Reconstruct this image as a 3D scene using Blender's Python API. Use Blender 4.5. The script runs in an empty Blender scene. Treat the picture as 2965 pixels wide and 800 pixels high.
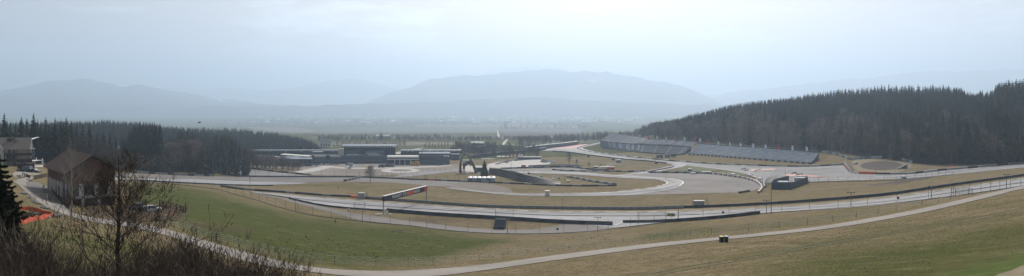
import bpy, bmesh, math, random
import numpy as np
from mathutils import Vector, Matrix
from mathutils.geometry import tessellate_polygon
R = math.radians
random.seed(7)
rng = np.random.default_rng(7)
SC = bpy.context.scene
COL = SC.collection
F = 1932.0; CU = 1482.5; HV = 310.0      # focal length and centre of the wide view, in photo pixels

# ------------------------------------------------------------------ terrain
# (bearing px, slope px, drop below camera in m): surveyed points of the hillside and the valley
CP = [(0,800,10),(500,800,14.5),(1000,800,22.5),(1500,800,26.5),(2000,800,19.5),(2500,800,14),(2965,800,11.5),
 (1300,780,28.5),(1600,750,27),(2095,694,22.7),(2500,642,23.5),(2965,550,19.5),(2500,720,18.5),(2965,680,15),
 (90,625,17.3),(130,585,18.8),(50,532,20),(200,600,23.6),(335,592,23.9),(140,545,21.5),(300,645,20.5),(400,605,24.5),(560,700,23.5),(150,700,15.5),
 (800,680,31),(800,640,36),(500,533,36),(650,556,39.5),(900,624,42),(1100,647,43.5),(1480,677,44.6),(1800,659,43.2),(2000,636,38.5),
 (2200,619,35.5),(2500,597,31.5),(2900,548,28),(1250,600,46),(1800,610,45),(2350,580,37.5),(500,600,29),
 (1000,520,50),(1480,560,48),(1480,515,51),(1900,530,46.5),(2200,560,42.5),(2200,500,45),(2500,540,36.5),(2500,500,39),(2900,490,34),(2965,478,33.2),
 (500,500,44),(620,482,50),(60,478,23.5),(0,500,22),(120,500,24),(220,500,28),(330,505,36),(900,495,54),
 (1000,474,58),(1330,476,57.5),(1700,430,55.5),(1580,434,57),(2360,477,44.5),(2000,456,49.5),(1750,430,54),(700,455,58)]
# (bearing px, distance, drop)
CD = [(2420,570,37),(2050,740,38),(1880,900,41),(2600,450,39),(2600,800,2),(2965,430,35.6),(2965,620,3),(2300,600,40),(2300,820,3),
 (2100,860,9),(1950,950,30),(1870,1050,47),(2600,1300,-12),(2965,1300,-20),(2200,1300,12),(0,340,27),(200,400,31),(400,480,43),(600,520,50),
 (0,900,44),(300,900,40),(600,960,51),(900,1020,60),(0,1400,55),(500,1500,60),
 (1000,900,61),(1500,900,61),(1000,1500,62),(1500,1500,62),(2000,1500,50)]
for uu in range(0,3000,494):
    CD += [(uu,9,6.3),(uu,22,8.2 if uu not in (988,1482) else 9.5),(uu,4,5.6)]
pts=[];hs=[]
for u,v,h in CP:
    a=math.atan((u-CU)/F); Y=F*h/(v-HV); pts.append((a*3,math.log(Y/math.cos(a)))); hs.append(h)
for u,D,h in CD:
    a=math.atan((u-CU)/F); pts.append((a*3,math.log(D/math.cos(a)))); hs.append(h)
P=np.array(pts);Hs=np.array(hs,float);NP_=len(P);n=NP_
def Uf(d2): return np.where(d2>1e-12,0.5*d2*np.log(np.maximum(d2,1e-12)),0)
K=Uf(((P[:,None]-P[None])**2).sum(-1))+np.eye(n)*0.01
A=np.zeros((n+3,n+3));A[:n,:n]=K;A[:n,n]=1;A[:n,n+1:]=P;A[n,:n]=1;A[n+1:,:n]=P.T
W=np.linalg.solve(A,np.concatenate([Hs,np.zeros(3)]))
def drop_ar(a,r):
    a=np.clip(a,-.82,.82); rr=np.clip(r,4,2600)
    q=np.stack([a*3,np.log(rr)],-1)
    d2=((q[...,None,:]-P)**2).sum(-1)
    h=Uf(d2)@W[:NP_]+W[NP_]+q@W[NP_+1:]
    w=np.clip((r-1250)/2300,0,1); w=w*w*(3-2*w)
    return h*(1-w)+115*w
def gz(x,y):
    return -float(drop_ar(np.array(math.atan2(x,y)),np.array(math.hypot(x,y))))
RS=np.exp(np.linspace(math.log(14),math.log(26000),460))
_pc={}
def at(u,v):
    """ground point seen in direction (u, v)"""
    k=(round(u,1),round(v,1))
    if k in _pc: return _pc[k].copy()
    dx=(u-CU)/F; dz=(v-HV)/F; a=math.atan(dx); c=math.cos(a)
    def g(r): return r*c*dz-drop_ar(np.full_like(r,a),r)
    s=g(RS); i=np.argmax(s>0)
    if s[i]<=0: i=len(RS)-1
    lo,hi=RS[max(i-1,0)],RS[i]
    rr=np.linspace(lo,hi,24); s=g(rr); j=int(np.argmax(s>0)); j=max(j,1)
    t=-s[j-1]/(s[j]-s[j-1]) if s[j]!=s[j-1] else 0
    r=rr[j-1]+(rr[j]-rr[j-1])*min(max(t,0),1)
    Y=r*c; p=Vector((dx*Y,Y,0)); p.z=gz(p.x,p.y); _pc[k]=p
    return p.copy()
def ud(u,D):
    X=(u-CU)/F*D; return Vector((X,D,gz(X,D)))
def pxm(p): return F/p.y      # photo pixels per metre there
def hgt(p,v): return (-(v-HV)/F*p.y)-p.z   # height above p of something seen at v over p
def smooth(pts,k=6,closed=False):
    n=len(pts)
    if n<3: return [tuple(p) for p in pts]
    out=[]
    rngi=range(n if closed else n-1)
    for i in rngi:
        p0=pts[(i-1)%n] if (closed or i>0) else pts[0]; p1=pts[i]; p2=pts[(i+1)%n]; p3=pts[(i+2)%n] if (closed or i+2<n) else pts[-1]
        for j in range(k):
            t=j/k
            out.append(tuple(0.5*((2*b)+(-a+c)*t+(2*a-5*b+4*c-d)*t*t+(-a+3*b-3*c+d)*t**3) for a,b,c,d in zip(p0,p1,p2,p3)))
    if not closed: out.append(tuple(pts[-1]))
    return out
def line(px,step,k=6):
    """evenly spaced ground points along a line of view directions"""
    w=[at(*p) for p in smooth(px,k)]
    return resample(w,step)
def resample(w,step):
    L=[0]
    for a,b in zip(w,w[1:]): L.append(L[-1]+math.hypot(b.x-a.x,b.y-a.y))
    nseg=max(1,int(round(L[-1]/step))); out=[]; j=0
    for i in range(nseg+1):
        s=L[-1]*i/nseg
        while j<len(L)-2 and L[j+1]<s: j+=1
        t=(s-L[j])/max(L[j+1]-L[j],1e-9); p=w[j].lerp(w[j+1],t); p.z=gz(p.x,p.y); out.append(p)
    return out

# ------------------------------------------------------------------ materials
def nodes(name):
    m=bpy.data.materials.new(name); m.use_nodes=True
    return m,m.node_tree.nodes,m.node_tree.links,m.node_tree.nodes['Principled BSDF']
def rgb(c): return (c[0],c[1],c[2],1)
def mat(name,c,rough=.8,var=.25,scale=1.0,metal=0,c2=None,spec=.3,big=None):
    m,N,L,b=nodes(name)
    b.inputs['Roughness'].default_value=rough; b.inputs['Metallic'].default_value=metal
    b.inputs['Specular IOR Level'].default_value=spec
    geo=N.new('ShaderNodeNewGeometry')
    no=N.new('ShaderNodeTexNoise'); no.inputs['Scale'].default_value=scale; no.inputs['Detail'].default_value=6; no.inputs['Roughness'].default_value=.65
    L.new(geo.outputs['Position'],no.inputs['Vector'])
    cr=N.new('ShaderNodeMix'); cr.data_type='RGBA'
    a=c2 if c2 else tuple(x*(1-var) for x in c); bb=c if c2 else tuple(min(1,x*(1+var)) for x in c)
    cr.inputs['A'].default_value=rgb(a); cr.inputs['B'].default_value=rgb(bb)
    mr=N.new('ShaderNodeMapRange'); mr.inputs['From Min'].default_value=.3; mr.inputs['From Max'].default_value=.7
    L.new(no.outputs['Fac'],mr.inputs['Value']); L.new(mr.outputs['Result'],cr.inputs['Factor'])
    out=cr.outputs['Result']
    if big:
        n2=N.new('ShaderNodeTexNoise'); n2.inputs['Scale'].default_value=big[0]; n2.inputs['Detail'].default_value=3
        L.new(geo.outputs['Position'],n2.inputs['Vector'])
        m2=N.new('ShaderNodeMapRange'); m2.inputs['From Min'].default_value=.35; m2.inputs['From Max'].default_value=.65; m2.inputs['To Min'].default_value=1-big[1]; m2.inputs['To Max'].default_value=1+big[1]
        L.new(n2.outputs['Fac'],m2.inputs['Value'])
        mu=N.new('ShaderNodeMix'); mu.data_type='RGBA'; mu.blend_type='MULTIPLY'; mu.inputs['Factor'].default_value=1
        L.new(out,mu.inputs['A']); L.new(m2.outputs['Result'],mu.inputs['B']); out=mu.outputs['Result']
    L.new(out,b.inputs['Base Color'])
    return m
M={}
def mk(k,*a,**kw): M[k]=mat(k,*a,**kw)
mk('asphalt',(.17,.172,.18),.8,.12,.4,big=(.05,.2))
mk('asphalt_old',(.125,.115,.107),.8,.12,.35,big=(.035,.22))
mk('track',(.26,.262,.275),.75,.06,.5,big=(.06,.13),spec=.25)
mk('gravel',(.19,.165,.14),.95,.18,.8,big=(.02,.2))
mk('gravel_brown',(.17,.145,.12),.95,.12,.5,big=(.02,.12))
mk('pale',(.40,.385,.36),.8,.12,.3)
mk('path',(.235,.215,.19),.85,.10,1.5,big=(.1,.12))
mk('white_paint',(.78,.78,.76),.6,.08,1)
mk('red_paint',(.42,.16,.14),.6,.15,.7)
mk('pink_paint',(.42,.22,.2),.7,.2,.4)
mk('line_grey',(.34,.34,.34),.7,.1,1)
mk('tyre',(.04,.045,.055),.75,.3,2)
mk('tyre_blue',(.05,.07,.10),.7,.3,2)
mk('tyre_light',(.20,.225,.24),.6,.15,2)
mk('rail',(.33,.36,.38),.45,.12,1,metal=.3,spec=.5)
mk('rail_dark',(.06,.075,.085),.6,.2,1)
mk('post',(.10,.11,.12),.6,.2,2)
mk('galv',(.36,.39,.42),.5,.1,2,metal=.3)
mk('wire',(.16,.17,.18),.6,.1,2)
mk('orange',(.62,.11,.05),.7,.2,3)
mk('orange_paint',(.72,.13,.05),.5,.05,3)
mk('board',(.022,.03,.042),.5,.2,1)
mk('red_panel',(.55,.07,.07),.5,.1,1)
mk('white',(.75,.76,.77),.5,.05,1)
mk('offwhite',(.6,.6,.58),.7,.1,1)
mk('cream',(.5,.46,.39),.8,.1,.6)
mk('concrete',(.34,.34,.33),.9,.15,1)
mk('steel_blue',(.055,.085,.125),.4,.2,.3,spec=.5)
mk('steel_dark',(.035,.05,.075),.5,.25,.3)
mk('glass',(.03,.05,.07),.12,.3,.5,spec=.8)
mk('blue_grey',(.10,.135,.18),.6,.15,.3)
mk('seat',(.27,.34,.44),.45,.16,1.2)
mk('seat_dark',(.11,.15,.21),.65,.16,1.2)
mk('seat_pale',(.27,.27,.28),.7,.15,1.2)
mk('wood_dark',(.045,.032,.026),.85,.3,3)
mk('wood_wall',(.125,.068,.047),.85,.3,2.5)
mk('roof_brown',(.15,.10,.08),.9,.25,2)
mk('roof_grey',(.13,.115,.105),.9,.2,2)
mk('plaster',(.5,.49,.47),.9,.08,1)
mk('rust',(.085,.05,.038),.7,.3,1)
mk('bull_grey',(.07,.06,.058),.6,.2,1)
mk('bark',(.05,.042,.036),.95,.3,6)
mk('bark_pale',(.28,.27,.25),.9,.3,6)
mk('twig',(.10,.078,.06),.95,.3,3)
mk('twig_far',(.075,.06,.052),.95,.3,.1)
mk('twig_pale',(.20,.165,.145),.95,.25,.1)
mk('catkin',(.05,.035,.028),.9,.3,9)
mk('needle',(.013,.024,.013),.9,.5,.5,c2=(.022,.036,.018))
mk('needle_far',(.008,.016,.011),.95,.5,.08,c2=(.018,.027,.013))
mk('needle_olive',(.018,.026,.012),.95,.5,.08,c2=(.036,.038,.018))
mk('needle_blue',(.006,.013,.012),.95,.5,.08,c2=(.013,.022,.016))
mk('bin_green',(.03,.045,.03),.5,.2,4)
mk('yellow',(.42,.38,.09),.5,.1,4)
mk('bin_blue',(.18,.3,.42),.5,.1,4)
mk('sign_green',(.06,.11,.06),.6,.2,4)
mk('car_dark',(.03,.045,.06),.25,.1,2,spec=.6)
mk('car_white',(.6,.62,.64),.3,.05,2)
mk('car_silver',(.35,.37,.4),.3,.05,2)
mk('car_red',(.35,.04,.03),.3,.05,2)
mk('rock',(.25,.24,.22),.95,.3,3)
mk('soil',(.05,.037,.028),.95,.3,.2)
mk('shrub_brown',(.07,.055,.045),.95,.3,.2)
mk('field_green',(.055,.068,.036),.95,.1,.01)
mk('field_tan',(.12,.10,.065),.95,.1,.01)
mk('field_dark',(.05,.046,.038),.95,.15,.01)
mk('town_roof',(.20,.12,.10),.9,.2,.05)
mk('town_white',(.7,.7,.7),.8,.1,.05)
mk('grass_dry',(.20,.165,.10),.95,.2,.5)
mk('crane',(.5,.3,.08),.6,.1,1)
mk('asphalt_dark',(.215,.216,.228),.7,.08,.6)
mk('asphalt_mark',(.10,.095,.09),.8,.1,.6)
mk('turf',(.105,.115,.05),.95,.2,.4)

# ground: olive lawn and brown winter grass, mixed by a vertex layer and by noise
def ground_mat():
    m,N,L,b=nodes('ground_grass'); b.inputs['Roughness'].default_value=.95; b.inputs['Specular IOR Level'].default_value=.02
    geo=N.new('ShaderNodeNewGeometry'); at_=N.new('ShaderNodeAttribute'); at_.attribute_name='tint'
    sep=N.new('ShaderNodeSeparateColor'); L.new(at_.outputs['Color'],sep.inputs['Color'])
    def noise(s,d=6,r=.62,st=None):
        no=N.new('ShaderNodeTexNoise'); no.inputs['Scale'].default_value=s; no.inputs['Detail'].default_value=d; no.inputs['Roughness'].default_value=r
        if st:
            mp=N.new('ShaderNodeMapping'); mp.inputs['Rotation'].default_value=(0,0,st[1]); mp.inputs['Scale'].default_value=(1,st[0],1)
            L.new(geo.outputs['Position'],mp.inputs['Vector']); L.new(mp.outputs['Vector'],no.inputs['Vector'])
        else: L.new(geo.outputs['Position'],no.inputs['Vector'])
        return no.outputs['Fac']
    def rng_(v,a,bb,c=0,d=1):
        mr=N.new('ShaderNodeMapRange'); mr.inputs['From Min'].default_value=a; mr.inputs['From Max'].default_value=bb; mr.inputs['To Min'].default_value=c; mr.inputs['To Max'].default_value=d
        L.new(v,mr.inputs['Value']); return mr.outputs['Result']
    def mix(f,a,bb,mode='MIX'):
        mx=N.new('ShaderNodeMix'); mx.data_type='RGBA'; mx.blend_type=mode
        if isinstance(f,float): mx.inputs['Factor'].default_value=f
        else: L.new(f,mx.inputs['Factor'])
        for k,x in (('A',a),('B',bb)):
            if isinstance(x,tuple): mx.inputs[k].default_value=rgb(x)
            else: L.new(x,mx.inputs[k])
        return mx.outputs['Result']
    def add(a,bb):
        ma=N.new('ShaderNodeMath'); ma.operation='ADD'; L.new(a,ma.inputs[0]); L.new(bb,ma.inputs[1]); return ma.outputs[0]
    n_big=noise(.035,4); n_mid=noise(.35,6,.7); n_fine=noise(5.5,4,.8); n_str=noise(.22,5,.7,(3.5,R(-12)))
    brown=mix(rng_(n_mid,.32,.68),(.125,.097,.052),(.215,.172,.10))
    brown=mix(rng_(n_str,.5,.72),brown,(.27,.225,.14))
    brown=mix(rng_(n_big,.5,.66,0,.5),brown,(.115,.105,.042))
    green=mix(rng_(n_mid,.3,.7),(.046,.062,.012),(.075,.086,.022))
    green=mix(rng_(n_str,.54,.74,0,.7),green,(.11,.098,.045))
    gw=add(sep.outputs['Red'],rng_(n_big,.3,.7,-.16,.16)); gw=add(gw,rng_(n_mid,.3,.7,-.12,.12))
    col=mix(rng_(gw,.2,.8),brown,green)
    col=mix(sep.outputs['Green'],col,(.085,.06,.042))
    col=mix(sep.outputs['Blue'],col,(.06,.135,.025))
    col=mix(1.0,col,rng_(n_fine,.3,.7,.70,1.30),'MULTIPLY')
    col=mix(1.0,col,rng_(noise(1.3,5,.75),.32,.68,.74,1.28),'MULTIPLY')
    n_cl=noise(.16,5,.65,(2.2,R(20))); col=mix(rng_(n_cl,.56,.74,0,.6),col,(.30,.25,.15))
    n_dk=noise(.09,6,.7,(2.0,R(-30))); col=mix(rng_(n_dk,.56,.72,0,.55),col,(.06,.062,.028))
    L.new(col,b.inputs['Base Color'])
    bp=N.new('ShaderNodeBump'); bp.inputs['Strength'].default_value=.5; bp.inputs['Distance'].default_value=.12
    L.new(n_fine,bp.inputs['Height']); L.new(bp.outputs['Normal'],b.inputs['Normal'])
    return m
M['ground']=ground_mat()

# ------------------------------------------------------------------ mesh builder
class MB:
    def __init__(s): s.v=[];s.f=[];s.m=[];s.mi=0
    def quad(s,a,b,c,d):
        n=len(s.v); s.v+=[tuple(a),tuple(b),tuple(c),tuple(d)]; s.f.append((n,n+1,n+2,n+3)); s.m.append(s.mi)
    def tri(s,a,b,c):
        n=len(s.v); s.v+=[tuple(a),tuple(b),tuple(c)]; s.f.append((n,n+1,n+2)); s.m.append(s.mi)
    def hexa(s,p):   # 8 points: bottom 0-3, top 4-7
        n=len(s.v); s.v+=[tuple(q) for q in p]
        for f in ((3,2,1,0),(4,5,6,7),(0,1,5,4),(1,2,6,5),(2,3,7,6),(3,0,4,7)):
            s.f.append(tuple(n+i for i in f)); s.m.append(s.mi)
    def box(s,c,d,rz=0,bev=0):
        x,y,z=c; a,b,h=d[0]/2,d[1]/2,d[2]; cs,sn=math.cos(rz),math.sin(rz)
        def q(i,j,k): return (x+i*cs-j*sn,y+i*sn+j*cs,z+k)
        s.hexa([q(-a,-b,0),q(a,-b,0),q(a,b,0),q(-a,b,0),q(-a,-b,h),q(a,-b,h),q(a,b,h),q(-a,b,h)])
    def beam(s,p,q,w,h=None):
        p=Vector(p);q=Vector(q); h=h or w; d=(q-p)
        if d.length<1e-6: return
        d.normalize(); up=Vector((0,0,1)) if abs(d.z)<.95 else Vector((0,1,0))
        r=d.cross(up).normalized(); u=r.cross(d); r*=w/2; u*=h/2
        s.hexa([p-r-u,p+r-u,q+r-u,q-r-u,p-r+u,p+r+u,q+r+u,q-r+u])
    def tube(s,pts,rad,n=5,cap=True):
        base=len(s.v); k=len(pts); prev=None
        for i,p in enumerate(pts):
            p=Vector(p); a=Vector(pts[max(i-1,0)]); b=Vector(pts[min(i+1,k-1)]); d=(b-a)
            if d.length<1e-7: d=Vector((0,0,1))
            d.normalize(); ref=prev if prev else (Vector((1,0,0)) if abs(d.x)<.9 else Vector((0,1,0)))
            x=(ref-d*ref.dot(d)); x=x.normalized() if x.length>1e-6 else d.orthogonal().normalized(); y=d.cross(x); prev=x
            r=rad[i] if hasattr(rad,'__len__') else rad
            for j in range(n):
                t=2*math.pi*j/n; s.v.append(tuple(p+x*(r*math.cos(t))+y*(r*math.sin(t))))
        for i in range(k-1):
            for j in range(n):
                s.f.append((base+i*n+j,base+i*n+(j+1)%n,base+(i+1)*n+(j+1)%n,base+(i+1)*n+j)); s.m.append(s.mi)
        if cap:
            s.f.append(tuple(base+j for j in range(n))[::-1]); s.m.append(s.mi)
            s.f.append(tuple(base+(k-1)*n+j for j in range(n))); s.m.append(s.mi)
    def mesh(s,name,mats,smooth_=False,off=(0,0,0)):
        me=bpy.data.meshes.new(name); o=off
        me.from_pydata([(v[0]-o[0],v[1]-o[1],v[2]-o[2]) for v in s.v],[],s.f)
        if not isinstance(mats,(list,tuple)): mats=[mats]
        for m in mats: me.materials.append(M[m] if isinstance(m,str) else m)
        if len(mats)>1: me.polygons.foreach_set('material_index',s.m)
        if smooth_: me.polygons.foreach_set('use_smooth',[True]*len(s.f))
        me.update(); return me
def link(name,data,parent=None,loc=None,rz=0):
    o=bpy.data.objects.new(name,data); COL.objects.link(o)
    if parent: o.parent=parent
    if loc is not None: o.location=loc
    if rz: o.rotation_euler=(0,0,rz)
    return o
def tag(o,label=None,cat=None,group=None,kind=None):
    if label: o['label']=label
    if cat: o['category']=cat
    if group: o['group']=group
    if kind: o['kind']=kind
    return o
def thing(name,label,cat,loc,rz=0,group=None):
    return tag(link(name,None,None,loc,rz),label,cat,group)
def part(name,mb,mats,parent,off=(0,0,0),sm=False,label=None):
    o=link(name,mb.mesh(name,mats,sm,off),parent)
    if label: o['label']=label
    return o
def solo(name,mb,mats,label,cat,loc,group=None,world=False,sm=False,rz=0):
    return tag(link(name,mb.mesh(name,mats,sm,loc if world else (0,0,0)),None,loc,rz),label,cat,group)
def copy_tree(o,loc=None,rz=None,label=None,parent=None,sc=None):
    c=o.copy(); COL.objects.link(c)
    if parent: c.parent=parent
    if loc is not None: c.location=loc
    if rz is not None: c.rotation_euler=(0,0,rz)
    if sc is not None: c.scale=(sc,sc,sc) if not hasattr(sc,'__len__') else sc
    if label: c['label']=label
    for ch in o.children: copy_tree(ch,parent=c)
    return c

# ------------------------------------------------------------------ draped sheets
def inside(poly,x,y):
    c=False; j=len(poly)-1
    for i in range(len(poly)):
        xi,yi=poly[i][:2]; xj,yj=poly[j][:2]
        if (yi>y)!=(yj>y) and x<(xj-xi)*(y-yi)/(yj-yi)+xi: c=not c
        j=i
    return c
def sheet(name,px,m,layer=1,k=4,sm=True,kind='structure',world=None,label=None):
    w=world or [at(*p) for p in (smooth(px,k,True) if sm else px)]
    bm=bmesh.new(); last=None; vs=[]
    for p in w:
        if last is None or (p-last).length>.15: vs.append(bm.verts.new((p.x,p.y,0))); last=p
    tris=tessellate_polygon([[v.co for v in vs]])
    for t in tris:
        try: bm.faces.new([vs[i] for i in t])
        except ValueError: pass
    for it in range(9):
        es=[e for e in bm.edges if e.calc_length()>max(1.5,.02*math.hypot(*((e.verts[0].co+e.verts[1].co)/2).xy))]
        if not es or len(bm.faces)>60000: break
        bmesh.ops.subdivide_edges(bm,edges=es,cuts=1,use_grid_fill=False)
        bmesh.ops.triangulate(bm,faces=[f for f in bm.faces if len(f.verts)>3])
    xs=np.array([v.co.x for v in bm.verts]);ys=np.array([v.co.y for v in bm.verts])
    r=np.hypot(xs,ys); z=-drop_ar(np.arctan2(xs,ys),r)+.03*layer+r*1.2e-4*(1+.6*layer)
    for v,zz in zip(bm.verts,z): v.co.z=zz
    bmesh.ops.recalc_face_normals(bm,faces=bm.faces)
    for f in bm.faces:
        if f.normal.z<0: f.normal_flip()
    me=bpy.data.meshes.new(name); bm.to_mesh(me); bm.free(); me.materials.append(M[m])
    me.polygons.foreach_set('use_smooth',[True]*len(me.polygons))
    return tag(link(name,me),kind=kind,label=label)
def ribbon(name,px,width,mats,layer=3,dash=None,step=2.0,kind='structure',world=None):
    w=resample(world,step) if world else line(px,step)
    mb=MB(); 
    for i in range(len(w)-1):
        a,b=w[i],w[i+1]; d=Vector((b.x-a.x,b.y-a.y,0))
        if d.length<1e-6: continue
        d.normalize(); nrm=Vector((-d.y,d.x,0))*width/2
        if dash:
            mb.mi=(i//dash)%len(mats)
            if mats[mb.mi] is None: continue
        q=[]
        for p,sg in ((a,-1),(b,-1),(b,1),(a,1)):
            x,y=p.x+nrm.x*sg,p.y+nrm.y*sg; r=math.hypot(x,y); q.append((x,y,gz(x,y)+.03*layer+r*1.2e-4*(1+.6*layer)))
        mb.quad(*q)
    ms=[m if m else mats[0] for m in mats]
    return tag(link(name,mb.mesh(name,ms)),kind=kind)
# ------------------------------------------------------------------ ground sheet
def build_ground():
    th=np.concatenate([np.linspace(-math.pi,-.85,40,endpoint=False),np.linspace(-.85,.85,480),np.linspace(.85,math.pi,40)[1:-1]])
    rr=np.exp(np.arange(math.log(1.5),math.log(29000),.0165))
    T,Rr=np.meshgrid(th,rr); H=np.concatenate([drop_ar(T[i:i+40],Rr[i:i+40]) for i in range(0,len(rr),40)])
    X=Rr*np.sin(T);Y=Rr*np.cos(T)
    nt,nr=len(th),len(rr)
    co=np.stack([X,Y,-H],-1).reshape(-1,3); co=np.concatenate([co,[[0,0,-float(drop_ar(np.array(0.),np.array(4.)))]]])
    faces=[]
    idx=np.arange(nr*nt).reshape(nr,nt); a=idx[:-1];b=idx[1:]
    q=np.stack([a,np.roll(a,-1,1),np.roll(b,-1,1),b],-1).reshape(-1,4)[:, ::-1]
    me=bpy.data.meshes.new('ground')
    nv=len(co); me.vertices.add(nv); me.vertices.foreach_set('co',co.ravel())
    c=nv-1; tr=[(c,idx[0,(j+1)%nt],idx[0,j]) for j in range(nt)]
    loops=np.concatenate([q.ravel(),np.array(tr).ravel()]); 
    me.loops.add(len(loops)); me.loops.foreach_set('vertex_index',loops.astype(np.int32))
    nq=len(q); starts=np.concatenate([np.arange(nq)*4,nq*4+np.arange(nt)*3]); 
    me.polygons.add(nq+nt); me.polygons.foreach_set('loop_start',starts.astype(np.int32))
    me.polygons.foreach_set('use_smooth',[True]*(nq+nt))
    me.update(calc_edges=True); me.validate()
    # tint layer: where the lawn is green, where soil is bare, where new grass is bright
    y=np.maximum(co[:,1],1e-3); u=CU+F*co[:,0]/y; v=HV-F*co[:,2]/y; front=co[:,1]>5
    def w(poly,soft):
        inn=np.zeros(nv,bool); dist=np.full(nv,1e9); n=len(poly); j=n-1
        for i in range(n):
            xi,yi=poly[i];xj,yj=poly[j]
            if yi!=yj: inn^=((yi>v)!=(yj>v))&(u<(xj-xi)*(v-yi)/(yj-yi)+xi)
            ex,ey=xj-xi,yj-yi; t=np.clip(((u-xi)*ex+(v-yi)*ey)/(ex*ex+ey*ey),0,1)
            dist=np.minimum(dist,np.hypot(u-xi-t*ex,(v-yi-t*ey)*2.2)); j=i
        s=np.where(inn,dist,-dist); x=np.clip(s/soft*.5+.5,0,1); return x*front
    G=w([(380,530),(470,532),(560,547),(680,575),(840,618),(1000,643),(1180,662),(1350,680),(1480,690),(1400,720),(1240,765),(1000,775),(850,760),(700,725),(560,680),(480,640),(400,600)],60)
    G=np.maximum(G,.55*w([(0,560),(90,590),(200,650),(380,680),(560,730),(700,800),(700,1100),(-300,1100),(-300,560)],80))
    G=np.maximum(G,.55*w([(1850,670),(2100,650),(2500,610),(2700,585),(2700,595),(2400,645),(2100,680),(1850,700)],40))
    G=np.maximum(G,.62*w([(2200,760),(2500,680),(2965,600),(3400,540),(3400,1000),(2000,1000)],160))
    G=np.maximum(G,.5*w([(680,535),(900,545),(1400,560),(900,530)],20))
    G=np.where((co[:,1]>750)&(u<1950),.75,G)
    S=.9*w([(548,645),(600,652),(728,668),(728,672),(640,666),(548,660)],22)
    S=np.maximum(S,w([(240,595),(330,600),(490,588),(545,605),(520,640),(400,640),(250,628)],20))
    S=np.maximum(S,.6*w([(1130,640),(1250,648),(1380,640),(1500,648),(1600,640),(1480,632),(1250,624)],18))
    S=np.maximum(S,.6*w([(480,680),(560,720),(600,770),(520,800),(470,740)],30))
    B=.6*w([(2780,800),(2860,772),(2965,745),(3200,700),(3200,760),(2965,775),(2890,800),(2860,860),(2700,860)],70)
    al=np.stack([G,S,B,np.ones(nv)],-1).astype(np.float32)
    at_=me.color_attributes.new('tint','FLOAT_COLOR','POINT'); at_.data.foreach_set('color',al.ravel())
    me.materials.append(M['ground'])
    return tag(link('ground',me),kind='structure')
build_ground()

# ------------------------------------------------------------------ camera, light, air
cam=bpy.data.cameras.new('camera'); co_=link('camera',cam); co_.rotation_euler=(R(90),0,0)
cam.sensor_width=36; cam.lens=36*F/2965; cam.shift_y=-(400-HV)/2965; cam.shift_x=0; cam.clip_start=.5; cam.clip_end=60000
SC.camera=co_
SUN_AZ=R(9); SUN_EL=R(37)
W_=bpy.data.worlds.new('World'); SC.world=W_; W_.use_nodes=True
N=W_.node_tree.nodes; L=W_.node_tree.links; bg=N['Background']
sky=N.new('ShaderNodeTexSky'); sky.sky_type='NISHITA'; sky.sun_disc=False; sky.sun_elevation=SUN_EL; sky.sun_rotation=SUN_AZ
sky.air_density=1.0; sky.dust_density=1.6; sky.ozone_density=1.2
# thin cloud veils
tc=N.new('ShaderNodeTexCoord'); mp=N.new('ShaderNodeMapping'); mp.inputs['Scale'].default_value=(1,1,4.2)
L.new(tc.outputs['Generated'],mp.inputs['Vector'])
no=N.new('ShaderNodeTexNoise'); no.inputs['Scale'].default_value=5.5; no.inputs['Detail'].default_value=7; no.inputs['Roughness'].default_value=.58
L.new(mp.outputs['Vector'],no.inputs['Vector'])
mr=N.new('ShaderNodeMapRange'); mr.inputs['From Min'].default_value=.50; mr.inputs['From Max'].default_value=.66; mr.inputs['To Min'].default_value=.06; mr.inputs['To Max'].default_value=.55
L.new(no.outputs['Fac'],mr.inputs['Value'])
mx=N.new('ShaderNodeMix'); mx.data_type='RGBA'; L.new(mr.outputs['Result'],mx.inputs['Factor']); tn=N.new('ShaderNodeMix'); tn.data_type='RGBA'; tn.blend_type='MULTIPLY'; tn.inputs['Factor'].default_value=1; tn.inputs['B'].default_value=(1.6,1.0,.64,1); L.new(sky.outputs['Color'],tn.inputs['A']); L.new(tn.outputs['Result'],mx.inputs['A']); mx.inputs['B'].default_value=(27,27,27,1)
L.new(mx.outputs['Result'],bg.inputs['Color']); bg.inputs['Strength'].default_value=.078
sl=bpy.data.lights.new('sun','SUN'); sl.energy=4.9; sl.angle=R(.5); sl.color=(1,.95,.87)
so=link('sun',sl); d=Vector((math.sin(SUN_AZ)*math.cos(SUN_EL),math.cos(SUN_AZ)*math.cos(SUN_EL),math.sin(SUN_EL)))
so.rotation_euler=d.to_track_quat('Z','Y').to_euler(); so.location=(0,0,300)
SC.view_settings.view_transform='Standard'; SC.view_settings.look='None'; SC.view_settings.gamma=1; SC.view_settings.exposure=-.17; SC.view_settings.use_curve_mapping=False
SC.cycles.max_bounces=6; SC.cycles.volume_bounces=2; SC.cycles.use_denoising=True
def haze():
    m=bpy.data.materials.new('haze_air'); m.use_nodes=True; n=m.node_tree.nodes; l=m.node_tree.links
    n.remove(n['Principled BSDF']); pv=n.new('ShaderNodeVolumePrincipled')
    pv.inputs['Color'].default_value=(.60,.77,.97,1); pv.inputs['Density'].default_value=HAZE; pv.inputs['Anisotropy'].default_value=.52
    l.new(pv.outputs['Volume'],n['Material Output'].inputs['Volume'])
    mb=MB(); S=29500; mb.hexa([(-S,-S,-125),(S,-S,-125),(S,S,-125),(-S,S,-125),(-S,-S,HAZETOP),(S,-S,HAZETOP),(S,S,HAZETOP),(-S,S,HAZETOP)])
    me=mb.mesh('haze',m); tag(link('haze',me),kind='stuff')
HAZE=.00018; HAZETOP=1450
haze()

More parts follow.
